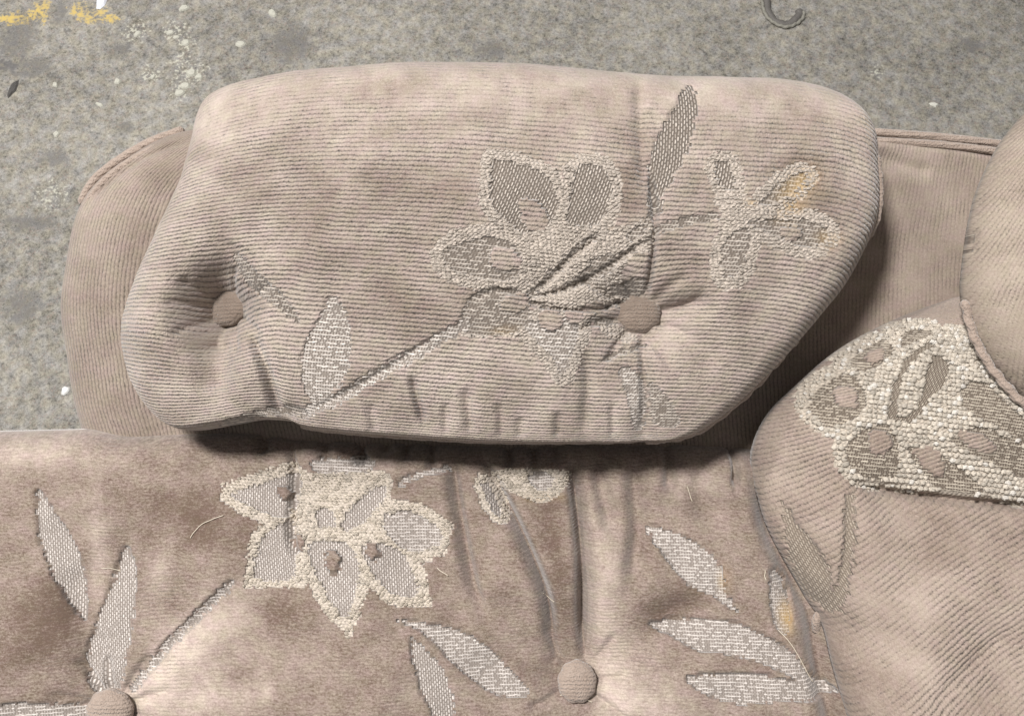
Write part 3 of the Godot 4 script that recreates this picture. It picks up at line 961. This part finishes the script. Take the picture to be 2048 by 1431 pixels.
# ---------- seat ----------
func build_seat() -> void:
	var p := panel("seat", [-350.5, -48.4, -339.0, -102.7, -324.3, -171.7, -310.3, -237.4], [212.7, -62.8, 208.7, -117.0, 207.4, -171.7, 206.9, -237.4], [-350.5, -48.4, -293.6, -47.2, -273.0, -46.6, -248.6, -50.3, -217.2, -48.4, -172.8, -47.8, -134.3, -52.1, -70.8, -54.6, -7.6, -55.8, 55.6, -55.2, 118.8, -56.1, 169.0, -59.7, 212.7, -62.8], [-310.3, -237.4, -147.3, -237.4, 21.4, -237.4, 206.9, -237.4], Vector2(525, 200), Vector2i(2048, 800))
	p.dents = [[Vector2(37.9, -193.9), 24.0, 9.0], [Vector2(37.9, -193.9), 60.0, 8.0], [Vector2(1.8, -119.3), 26.0, -4.0], [Vector2(56.9, -129.5), 22.0, -4.0], [Vector2(-97.2, -124.4), 70.0, -6.0], [Vector2(-182.1, -87.2), 60.0, -4.0], [Vector2(118.2, -138.6), 60.0, -6.0], [Vector2(-235.4, -207.0), 26.0, 10.0], [Vector2(-235.4, -207.0), 60.0, 6.0]]
	crease(p, [-38.7, -55.1, -32.2, -94.4, -24.0, -132.2, -16.1, -153.5], 5.0, 6.5, -1.0)
	crease(p, [-24.1, -55.3, -12.3, -73.7, 8.0, -110.9, 21.6, -144.4, 25.8, -178.3], 5.0, 7.5, -1.0)
	crease(p, [36.1, -55.1, 39.8, -85.1, 42.6, -118.7, 43.0, -163.0, 44.4, -184.3], 6.0, 9.0, 1.0)
	crease(p, [55.7, -53.6, 55.4, -77.0, 62.3, -110.3], 6.0, 5.5)
	crease(p, [77.7, -53.7, 76.8, -77.0, 77.5, -106.4, 70.4, -138.5], 6.5, 6.0)
	crease(p, [127.3, -54.3, 117.6, -76.5, 120.6, -105.0], 8.0, 4.5)
	crease(p, [-143.1, -51.2, -134.8, -76.3, -133.7, -106.1, -127.4, -121.5], 3.0, 5.5, -1.0)
	var gathers := [[Vector2(-121.9, -48.4), Vector2(-118.9, -65.9)], [Vector2(-99.1, -48.4), Vector2(-95.2, -67.1)], [Vector2(-82.5, -48.4), Vector2(-80.2, -62.5)], [Vector2(-67.3, -48.4), Vector2(-68.0, -65.4)], [Vector2(-52.7, -48.4), Vector2(-50.4, -69.9)], [Vector2(-4.4, -48.4), Vector2(-1.3, -70.2)], [Vector2(12.1, -48.4), Vector2(15.0, -76.3)], [Vector2(25.7, -48.4), Vector2(26.9, -67.1)], [Vector2(98.7, -48.4), Vector2(98.3, -85.4)], [Vector2(141.6, -48.4), Vector2(138.8, -81.9)], [Vector2(-163.2, -49.4), Vector2(-156.0, -61.4)]]
	for g in gathers:
		var a: Vector2 = g[0]
		var b: Vector2 = g[1]
		crease(p, [a.x, a.y, (a.x + b.x) * 0.5 + 0.6, (a.y + b.y) * 0.5, b.x, b.y], rnd.randf_range(2.2, 4.5), rnd.randf_range(5.0, 8.0))
	crease(p, [-243.6, -193.5, -255.9, -156.8, -271.7, -126.0], 10.0, 3.0)
	crease(p, [-224.7, -196.9, -199.6, -167.2, -165.9, -136.1], 3.0, 1.5)
	crease(p, [49.1, -193.4, 91.5, -156.8, 123.3, -146.6], 10.0, 3.0)
	puckers(p, Vector2(38.0, -193.0), 8.0, 34.0, 1.8, [10.0, 50.0, 120.0, 160.0, 200.0, 330.0])
	puckers(p, Vector2(-235.1, -206.4), 9.0, 36.0, 1.8, [20.0, 55.0, 100.0, 130.0, 165.0, 350.0])
	crease(p, [-24.1, -55.3, -12.3, -73.7, 8.0, -110.9, 21.6, -144.4, 25.8, -178.3], 1.8, 2.2)
	crease(p, [36.1, -55.1, 39.8, -85.1, 42.6, -118.7, 43.0, -163.0, 44.4, -184.3], 1.8, 2.6)
	crease(p, [150.8, -52.1, 153.2, -73.6, 158.0, -101.3, 165.2, -123.5, 178.8, -151.1, 181.4, -174.4, 183.3, -197.5, 187.0, -219.1, 191.2, -248.2], 7.0, 9.0)
	# flower by the arm
	petal(p, 1, 6.5, [-173.0, -83.0, -156.4, -77.4, -139.5, -72.1, -131.7, -76.0, -134.9, -91.5, -141.9, -97.7, -160.4, -90.1], true)
	petal(p, 1, 6.5, [-152.0, -109.7, -141.6, -101.2, -134.9, -100.4, -130.8, -130.3, -154.5, -131.2], true)
	petal(p, 1, 7.0, [-123.5, -113.1, -116.4, -110.5, -101.1, -111.9, -92.7, -121.4, -92.7, -135.0, -98.2, -151.8, -107.6, -143.2, -118.7, -127.2], true)
	petal(p, 1, 6.5, [-91.2, -113.7, -79.9, -111.8, -67.9, -116.6, -58.9, -130.6, -56.4, -141.0, -69.6, -140.6, -81.8, -129.8], true)
	petal(p, 2, 7.0, [-79.1, -99.1, -71.7, -94.0, -59.6, -95.1, -44.1, -105.4, -46.9, -113.5, -58.9, -117.4, -70.9, -111.4], true)
	mark(p, 3, 0.0, [-132.3, -73.2, -82.0, -69.7, -75.1, -83.0, -80.6, -99.1, -73.9, -113.4, -97.9, -116.2, -131.6, -116.6, -135.3, -88.7])
	mark(p, 1, 0.0, [-98.0, -90.5, -83.4, -78.9, -77.7, -83.1, -92.7, -101.4, -104.9, -102.7])
	mark(p, 1, 0.0, [-120.6, -93.7, -114.5, -91.3, -108.1, -100.6, -112.5, -102.6, -118.7, -102.1])
	mark(p, 2, 0.0, [-124.1, -63.8, -91.2, -62.0, -89.0, -69.3, -119.7, -71.2])
	mark(p, 4, 0.0, [-147.0, -80.5, -140.7, -78.3, -135.8, -84.0, -140.2, -87.8])
	mark(p, 4, 0.0, [-112.2, -116.0, -107.8, -114.9, -102.9, -120.1, -105.4, -128.6, -110.7, -127.4])
	mark(p, 4, 0.0, [-89.3, -113.6, -83.2, -112.2, -79.5, -118.2, -85.2, -121.4])
	mark(p, 4, 0.0, [-134.1, -109.1, -127.3, -106.3, -126.6, -115.3, -131.6, -116.0])
	petal(p, 1, 4.5, [-19.3, -76.7, -13.7, -78.8, -7.5, -90.5, -5.9, -97.4, -11.1, -94.6, -16.1, -86.4], true)
	mark(p, 3, 0.0, [-10.6, -70.2, 33.2, -70.3, 34.6, -78.7, 20.4, -89.3, 5.0, -85.0, -7.5, -79.4])
	mark(p, 2, 0.0, [11.2, -71.6, 23.7, -71.7, 26.2, -76.9, 18.9, -82.2, 11.8, -77.5])
	stroke(p, 2, 3.5, [-69.3, -77.2, -54.1, -70.4, -38.9, -68.6])
	stroke(p, 2, 4.2, [-168.6, -135.8, -186.9, -152.6, -205.9, -172.0, -222.8, -194.3])
	# leaves
	mark(p, 1, 0.0, [-293.6, -82.7, -284.9, -90.5, -273.6, -105.7, -263.8, -120.2, -258.7, -140.7, -256.5, -155.7, -270.3, -140.4, -280.4, -125.8, -288.8, -108.5])
	mark(p, 1, 0.0, [-236.9, -114.6, -228.8, -131.9, -227.2, -145.6, -227.9, -170.2, -232.4, -195.1, -247.2, -195.0, -252.6, -177.1, -248.0, -156.9, -242.1, -134.8])
	mark(p, 2, 0.0, [-69.4, -154.3, -51.4, -156.3, -30.8, -161.1, -16.0, -169.8, -4.1, -181.4, 10.5, -195.7, -7.0, -196.4, -27.4, -183.5, -42.3, -169.3, -54.1, -159.5])
	mark(p, 1, 0.0, [-59.1, -163.8, -50.8, -170.6, -41.9, -178.8, -35.4, -192.8, -34.1, -209.4, -42.0, -208.4, -50.9, -195.0, -55.7, -181.2])
	mark(p, 2, 0.0, [82.9, -104.0, 96.6, -105.3, 113.8, -113.3, 124.6, -124.1, 127.0, -138.5, 132.6, -149.4, 120.7, -141.7, 106.4, -135.8, 92.3, -119.0])
	mark(p, 2, 0.0, [82.3, -158.2, 103.4, -155.3, 126.0, -155.1, 148.4, -162.6, 165.6, -174.0, 181.8, -194.6, 155.5, -180.6, 132.8, -173.8, 109.9, -170.9, 96.1, -164.1])
	mark(p, 2, 0.0, [101.0, -185.5, 123.6, -182.6, 149.6, -184.0, 184.5, -190.6, 185.7, -195.5, 153.8, -196.9, 131.3, -198.8, 114.3, -194.6])
	mark(p, 2, 0.0, [156.0, -126.5, 162.8, -131.5, 165.2, -144.5, 160.7, -162.0, 154.9, -154.4, 153.8, -140.6])
	stroke(p, 2, 7.0, [-318.5, -203.2, -279.9, -203.9, -248.6, -207.5])
	p.nap_and_light = [[Vector2(-304.0, -58.2), 50.0, 14.0, 0.0, 0.5], [Vector2(-203.4, -180.1), 15.0, 45.0, -0.7, 0.8], [Vector2(-268.1, -145.3), 10.0, 40.0, -0.2, -0.2], [Vector2(-211.8, -105.1), 30.0, 30.0, 0.0, -0.12], [Vector2(-169.4, -163.7), 20.0, 40.0, -0.9, 0.3], [Vector2(-180.8, -198.4), 50.0, 16.0, 0.2, 0.45], [Vector2(-252.7, -117.2), 8.0, 40.0, 0.1, 0.4], [Vector2(-212.7, -125.2), 10.0, 30.0, -0.3, 0.35], [Vector2(57.0, -153.4), 14.0, 80.0, 0.0, 0.5], [Vector2(28.8, -130.2), 8.0, 40.0, 0.1, -0.35], [Vector2(68.8, -193.6), 26.0, 26.0, 0.0, 0.35], [Vector2(17.2, -102.6), 14.0, 14.0, 0.0, -0.2], [Vector2(-183.7, -98.7), 40.0, 22.0, 0.0, -0.3], [Vector2(-283.8, -160.3), 40.0, 30.0, 0.0, -0.3], [Vector2(-138.3, -147.4), 18.0, 16.0, 0.0, -0.35], [Vector2(-57.9, -141.6), 16.0, 12.0, 0.0, -0.3], [Vector2(91.5, -147.9), 30.0, 14.0, 0.4, -0.35], [Vector2(117.6, -76.5), 40.0, 10.0, 0.0, 0.3], [Vector2(156.8, -106.8), 20.0, 40.0, 0.0, 0.1], [Vector2(-140.6, -192.5), 4.0, 3.0, 0.0, 0.8], [Vector2(93.8, -202.6), 40.0, 12.0, 0.0, 0.3], [Vector2(-161.2, -184.6), 12.0, 6.0, 0.3, -0.3]]  # brushed nap, with pleat highlights and shaded sides painted into the colour
	p.rib_map = [[Vector2(-203.4, -180.1), 22.0, 30.0, 0.0, 0.4], [Vector2(-208.3, -145.4), 20.0, 20.0, 0.0, 0.3], [Vector2(64.3, -174.0), 25.0, 40.0, 0.0, 0.3], [Vector2(-251.3, -117.3), 10.0, 30.0, 0.0, 0.3]]
	p.stain = [[Vector2(162.3, -152.4), 4.0, 10.0, 0.0, 0.7], [Vector2(18.9, -86.6), 16.0, 3.0, 0.0, 0.2], [Vector2(126.4, -132.5), 4.0, 8.0, 0.0, 0.25]]
	weave(p, {"slope": 1.5, "streak": 0.16, "nap_and_light": 0.26, "nap_noise": 0.22, "nap_scale": 0.03, "rib": 0.16, "rib_noise": 0.3, "broken": 0.4, "turn": 3.0, "pitch": 2.2, "bead": 2.0, "line": 0.3, "seed": 2, "dark": Color(0.150, 0.108, 0.084), "light": Color(0.445, 0.367, 0.313), "ground": Color(0.205, 0.174, 0.152), "silver": Color(0.60, 0.55, 0.51), "wx": 1.35, "wy": 2.7, "cream": Color(0.52, 0.455, 0.385)})
	var o := sheet("seat_cushion", p, 680, 310, 2.2, 1.3, Vector3(0, -170, -420))
	o.set_meta("label", "taupe velvet seat with pale woven leaves and a cream flower, pleated towards its buttons")
	chenille(p, o, Vector2(2.4, 1.85), 1.3, Color(0.55, 0.485, 0.405), 0.0, 0.10, 0.25)
	seat_panel = p
	button(p, Vector2(38.0, -191.8), 11.5, 12.5, 6.0, o)
	button(p, Vector2(-235.1, -206.4), 14.0, 13.0, 6.0, o)

# ---------- backrest ----------
func build_back() -> void:
	var p := panel("back", [278.6, 38.0, 238.7, 23.2, 204.8, 4.8, 177.1, -18.3, 160.2, -35.8, 151.3, -56.7, 151.0, -75.2, 155.6, -99.8, 164.8, -121.3, 177.1, -144.4, 184.5, -157.6, 187.0, -176.7, 191.0, -198.2, 195.6, -222.8, 201.8, -265.9], [338.5, 42.6, 338.5, -23.1, 338.5, -105.3, 338.5, -236.8], [278.6, 38.0, 306.3, 47.8, 343.2, 60.1, 380.1, 66.3], [189.1, -249.2, 252.5, -249.2, 356.3, -249.2], Vector2(190, 290), Vector2i(1024, 1536))
	p.dents = [[Vector2(181.5, -149.3), 12.0, 8.0]]
	crease(p, [185.7, -69.9, 210.8, -75.9, 243.3, -80.5, 278.1, -83.4, 318.0, -84.5], 3.0, 6.0)
	crease(p, [189.7, -77.9, 212.7, -82.2, 240.8, -86.3, 274.6, -88.8, 314.5, -90.0], 12.0, 5.0)
	crease(p, [276.4, -144.3, 254.2, -161.4, 233.0, -181.5, 225.8, -193.4], 3.5, 1.4)
	crease(p, [277.3, -164.5, 261.3, -175.2, 248.5, -189.9], 5.0, 0.9)
	crease(p, [185.4, -147.7, 190.4, -124.2, 193.7, -104.4, 195.4, -79.4], 4.0, 2.2)
	crease(p, [276.3, -146.9, 251.1, -161.2, 230.3, -181.5, 223.3, -193.5], 14.0, 1.4)
	crease(p, [287.0, -96.6, 245.7, -107.8, 218.0, -116.5], 16.0, 1.4)
	crease(p, [160.6, -85.2, 169.6, -101.4, 181.0, -128.6], 5.0, 1.8)
	crease(p, [211.6, 7.8, 181.6, -22.5, 166.0, -55.6, 161.2, -85.2], 4.0, 1.6)
	mark(p, 3, 0.0, [196.3, -22.0, 207.2, -4.3, 228.7, 7.5, 255.6, 19.1, 265.8, 16.1, 275.8, -7.0, 293.2, -32.4, 295.7, -82.6, 275.6, -80.6, 242.7, -78.2, 220.0, -74.6, 207.6, -41.9])
	petal(p, 2, 6.0, [178.9, -27.0, 189.2, -15.0, 201.6, -8.8, 205.7, -14.6, 207.3, -27.6, 197.6, -36.9, 186.6, -40.1, 180.0, -34.5])
	petal(p, 2, 6.0, [193.7, -53.6, 202.8, -42.0, 216.3, -38.4, 222.0, -44.7, 224.3, -66.3, 220.3, -69.3, 207.5, -70.3, 196.7, -63.7])
	petal(p, 2, 6.0, [203.9, -2.0, 215.7, 7.1, 224.6, 10.6, 225.6, 3.1, 214.7, -5.8, 207.2, -7.9])
	petal(p, 2, 6.0, [234.2, 15.3, 246.2, 17.5, 246.3, 12.7, 236.1, 9.2, 229.8, 6.3])
	stroke(p, 1, 4.2, [243.7, 7.4, 232.4, -1.3, 226.0, -13.0, 220.8, -33.2])
	mark(p, 1, 0.0, [244.4, 1.6, 251.6, -0.7, 252.8, -10.5, 241.1, -24.4, 232.6, -35.9, 220.5, -35.5, 233.0, -30.2, 239.4, -14.3])
	mark(p, 2, 0.0, [260.0, -16.3, 271.4, -12.8, 278.4, -21.2, 293.3, -38.1, 293.8, -49.5, 274.8, -38.3, 259.1, -29.3])
	mark(p, 2, 0.0, [252.0, -47.1, 266.6, -38.9, 293.9, -52.3, 294.3, -68.0, 274.9, -61.6, 261.2, -54.0])
	mark(p, 2, 0.0, [228.4, -51.8, 245.6, -54.4, 261.3, -66.9, 267.4, -76.8, 247.5, -76.0, 238.2, -67.6])
	mark(p, 4, 0.0, [192.2, -19.1, 199.8, -16.1, 203.7, -21.9, 200.2, -29.1, 194.3, -28.4, 191.3, -24.4])
	mark(p, 4, 0.0, [206.8, -43.3, 214.5, -41.2, 219.9, -46.1, 217.0, -54.7, 208.4, -54.8])
	mark(p, 4, 0.0, [212.9, 2.2, 220.0, 6.1, 221.9, 3.1, 217.7, -1.9, 212.6, -3.1])
	mark(p, 4, 0.0, [231.9, -51.8, 242.6, -51.6, 247.9, -58.7, 247.3, -68.8, 237.8, -63.2])
	mark(p, 4, 0.0, [254.4, -42.7, 262.5, -41.2, 274.6, -48.2, 273.5, -53.9, 262.2, -51.1])
	mark(p, 6, 0.0, [163.0, -84.9, 167.7, -95.8, 176.8, -109.3, 183.1, -125.1, 186.8, -146.9, 178.1, -143.1, 168.3, -127.1, 163.7, -105.9])
	stroke(p, 6, 4.4, [195.3, -79.9, 192.8, -107.2, 189.7, -127.0, 186.7, -143.9])
	p.nap_and_light = [[Vector2(191.7, -179.9), 18.0, 40.0, 0.2, -0.4], [Vector2(162.0, -55.8), 20.0, 50.0, 0.0, 0.15], [Vector2(248.0, -97.5), 50.0, 20.0, 0.4, -0.25], [Vector2(214.6, -147.8), 40.0, 30.0, 0.4, 0.2]]
	p.rib_map = [[Vector2(180.3, -71.6), 30.0, 30.0, 0.0, 0.25], [Vector2(245.8, -158.6), 16.0, 55.0, -0.5, 0.6], [Vector2(202.0, -171.0), 40.0, 40.0, 0.0, -0.35]]
	weave(p, {"nap_and_light": 0.42, "nap_noise": 0.35, "broken": 0.7, "hue": 0.4, "streak": 0.1, "rib": 0.55, "rib_noise": 0.6, "turn": 26.0, "pitch": 2.3, "bead": 2.1, "line": 0.62, "seed": 3, "dark": Color(0.230, 0.176, 0.142), "light": Color(0.42, 0.346, 0.294), "ground": Color(0.10, 0.078, 0.06), "silver": Color(0.50, 0.44, 0.36), "cream": Color(0.48, 0.42, 0.35), "wx": 1.3, "wy": 2.3})
	var o := sheet("backrest", p, 320, 460, 1.6, 1.6, Vector3(70, 0, -140))
	o.set_meta("label", "bulging velvet backrest with cream knotted flower patch")
	last_cloth.rim = 0.3
	chenille(p, o, Vector2(3.0, 2.6), 2.05, Color(0.60, 0.535, 0.45), 20.0, 0.0, 0.06, 0.14, 0.8, 1.25)
	cord("corner_tab", [184.1, -165.4, 182.9, -157.3, 186.5, -152.1, 195.0, -153.3], [2, 6, 8, 8], 3.0, plain_cloth, o, 0.1)

func build_headrest() -> void:
	var p := panel("head", [303.0, 147.2, 292.9, 137.1, 281.4, 122.1, 270.4, 99.6, 264.7, 79.4, 261.2, 56.4, 260.0, 35.6, 265.5, 12.5, 278.5, -9.9, 296.4, -28.7, 316.0, -38.8], [342.4, 149.4, 342.4, 56.9, 342.4, -48.8], [303.0, 147.2, 327.5, 155.8, 373.6, 163.0], [316.0, -38.8, 339.0, -47.4, 373.6, -53.2], Vector2(100, 210), Vector2i(512, 1024))
	mark(p, 2, 0.0, [263.1, 70.5, 264.8, 72.5, 263.3, 66.6, 262.6, 61.2, 261.4, 63.9])
	p.nap_and_light = [[Vector2(270.1, 65.2), 20.0, 60.0, 0.0, 0.2]]
	weave(p, {"nap_and_light": 0.5, "nap_noise": 0.35, "rib": 0.4, "rib_noise": 0.5, "broken": 0.9, "hue": 0.4, "turn": 62.0, "pitch": 2.2, "bead": 1.7, "line": 0.5, "seed": 6, "dark": Color(0.225, 0.176, 0.138), "light": Color(0.405, 0.34, 0.28), "ground": Color(0.15, 0.118, 0.095), "silver": Color(0.50, 0.44, 0.37), "cream": Color(0.40, 0.335, 0.26)})
	var o := sheet("headrest", p, 160, 320, 1.8, 1.9, Vector3(60, 0, -90))
	o.set_meta("label", "plain rounded upper cushion above the backrest")
	last_cloth.rim = 0.15
	cord("edge_seam", [258.9, 33.3, 264.7, 10.2, 277.1, -12.3, 295.8, -31.9, 313.1, -41.7], [34, 36, 40, 44, 46], 2.6, plain_cloth, o, 0.3)

# ---------- small loose things ----------
func hair(line: Array, label: String) -> void:
	var path := PackedVector3Array()
	for q in smooth_line(vv(line), 6):
		var uv := uv_of(seat_panel, q)
		path.append(seat_on(seat_panel, uv.x, uv.y).origin + FRAME.z * 0.0011)
	# even out the cloth's own bumps
	for n in 3:
		for i in range(1, path.size() - 1):
			path[i] = (path[i - 1] + path[i] * 2.0 + path[i + 1]) * 0.25
	var m := StandardMaterial3D.new()
	m.albedo_color = Color(0.62, 0.55, 0.44).linear_to_srgb()
	m.roughness = 0.5
	tag(put("loose_hair", tube(path, 0.00022, 5), m, self), label, "hair", "stray hairs on the seat")

func chip(at: Vector2, size: float, long: float, label: String, tint: Color, called := "paint_chip", group := "pale chips on the floor") -> void:
	var st := SurfaceTool.new()
	st.begin(Mesh.PRIMITIVE_TRIANGLES)
	st.set_smooth_group(-1)
	var n := 9
	var ring: Array[Vector3] = []
	var turn := rnd.randf() * TAU
	for k in n:
		var a := TAU * k / n
		var r := size * rnd.randf_range(0.65, 1.1)
		ring.append(Vector3(cos(a) * r * long, 0, sin(a) * r).rotated(Vector3.UP, turn))
	var top := size * 0.35
	for k in n:
		var a := ring[k]
		var b := ring[(k + 1) % n]
		var a2 := a * 0.7 + Vector3(0, top * rnd.randf_range(0.7, 1.0), 0)
		var b2 := b * 0.7 + Vector3(0, top * 0.85, 0)
		for q in [a, a2, b, b, a2, b2, a2, Vector3(0, top, 0), b2]:
			st.add_vertex(q)
	st.generate_normals()
	var m := StandardMaterial3D.new()
	m.albedo_color = tint.linear_to_srgb()
	m.roughness = 0.8
	var o := put(called, st.commit(), m, self)
	o.position = Vector3(at.x, 0.0003, at.y)
	tag(o, label, "chip", group)

func loose_things() -> void:
	hair([-195.4, -109.1, -190.4, -102.4, -183.7, -98.7, -175.6, -95.7], "curved fair hair on the seat left of the cream flower")
	hair([-249.5, -127.8, -244.7, -127.7, -238.2, -129.0], "short fair hair on the seat beside the tip of the second leaf")
	hair([156.1, -159.2, 162.8, -166.7, 169.2, -176.3, 177.3, -189.2], "long fair hair on the seat beside the backrest corner")
	hair([108.9, -79.8, 110.0, -83.7, 111.7, -89.2], "short fair hair on the seat below the right end of the arm roll")
	hair([18.7, -142.4, 21.8, -145.7, 25.8, -146.2], "tiny fair hair on the pleat above the middle seat button")
	hair([-45.2, -126.7, -42.1, -129.0, -38.5, -130.9], "tiny fair hair on the seat right of the cream flower")
	hair([28.2, -198.8, 37.2, -198.4, 47.3, -202.4], "fair hair lying across the seat below the middle button")
	hair([151.3, -126.7, 150.5, -129.5, 150.9, -132.0], "tiny fair hair on the seat near the stained leaf")
	var chips := [[Vector2(-0.4240, -0.6285), 0.0085, "largest pale chip of the cluster above the arm roll's top left corner"], [Vector2(-0.4134, -0.6229), 0.006, "pale chip touching the right of the largest chip"], [Vector2(-0.4295, -0.6078), 0.006, "pale chip just below the largest chip of the cluster"], [Vector2(-0.4360, -0.5967), 0.0062, "lowest pale chip of the cluster, closest to the arm roll"], [Vector2(-0.4747, -0.6221), 0.0045, "pale chip left of the cluster, between it and the lone oval chip"], [Vector2(-0.4378, -0.6781), 0.006, "slanted pale chip halfway up the floor above the cluster"], [Vector2(-0.4606, -0.6946), 0.0052, "upper pale chip of the pair below the far oval chip"], [Vector2(-0.4516, -0.6872), 0.0035, "tiny pale crumb right of the upper chip of the pair"], [Vector2(-0.5041, -0.6930), 0.005, "pale chip on the grey smudge right of the yellow flecks"], [Vector2(-0.5207, -0.6157), 0.005, "lone oval pale chip on open floor left of the cluster"], [Vector2(-0.6015, -0.6101), 0.0045, "bluish pale chip right of the dark splinter"], [Vector2(-0.4465, -0.7350), 0.0066, "far oval pale chip near the top of the floor"], [Vector2(-0.3253, -0.7265), 0.0066, "flat pale chip above the dark round stain"], [Vector2(-0.3638, -0.6756), 0.0058, "flat pale chip left of the dark round stain"], [Vector2(-0.5389, -0.5786), 0.004, "small pale crumb below the lone oval chip"], [Vector2(-0.5876, -0.5332), 0.005, "pale crumb nearest the arm's rounded front edge"]]
	for c in chips:
		chip(c[0], c[1], rnd.randf_range(1.0, 1.5), c[2], Color(0.46, 0.45, 0.385))
	chip(Vector2(-0.5607, -0.7478), 0.009, 1.7, "bright white flake on the floor beside the yellow paint flecks", Color(0.78, 0.80, 0.86), "white_flake", "")
	chip(Vector2(-0.5193, -0.1818), 0.0055, 1.2, "white crumb on the floor left of the arm's lower end", Color(0.70, 0.70, 0.68), "white_crumb", "")
	chip(Vector2(0.5507, -0.5786), 0.005, 1.3, "pale crumb on the floor to the right beyond the arm", Color(0.55, 0.54, 0.48), "pale_crumb", "")
	chip(Vector2(-0.6562, -0.6030), 0.006, 2.6, "dark splinter on the floor below the yellow paint flecks", Color(0.07, 0.065, 0.06), "dark_splinter", "")
	# a bent metal hook on the floor
	var hook := Node3D.new()
	hook.name = "metal_hook"
	var at := Vector2(0.3672, -0.7240)
	hook.position = Vector3(at.x, 0, at.y)
	add_child(hook)
	tag(hook, "dull bent metal hook lying on the concrete at the upper right", "hook")
	var steel := StandardMaterial3D.new()
	steel.resource_name = "dull_steel"
	steel.albedo_color = Color(0.24, 0.23, 0.195).linear_to_srgb()
	steel.metallic = 0.15
	steel.roughness = 0.62
	steel.heightmap_enabled = true
	steel.heightmap_scale = 0.03
	steel.heightmap_texture = plain_cloth.heightmap_texture
	steel.uv1_triplanar = true
	steel.uv1_scale = Vector3(30, 30, 30)
	var path := PackedVector3Array()
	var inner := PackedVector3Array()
	var line := smooth_line(PackedVector2Array([Vector2(0.3447, -0.7840), Vector2(0.3412, -0.7452), Vector2(0.3434, -0.7240), Vector2(0.3523, -0.7105), Vector2(0.3684, -0.7021), Vector2(0.3845, -0.7080), Vector2(0.3944, -0.7189), Vector2(0.3955, -0.7290)]), 6)
	for i in line.size():
		var t := float(i) / (line.size() - 1)
		path.append(Vector3(line[i].x - at.x, 0.0022, line[i].y - at.y))
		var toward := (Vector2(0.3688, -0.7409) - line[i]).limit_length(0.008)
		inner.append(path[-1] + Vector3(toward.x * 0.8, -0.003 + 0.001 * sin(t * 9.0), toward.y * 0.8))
	put("bent_rod", tube(path, 0.0024, 10, 0.35), steel, hook)
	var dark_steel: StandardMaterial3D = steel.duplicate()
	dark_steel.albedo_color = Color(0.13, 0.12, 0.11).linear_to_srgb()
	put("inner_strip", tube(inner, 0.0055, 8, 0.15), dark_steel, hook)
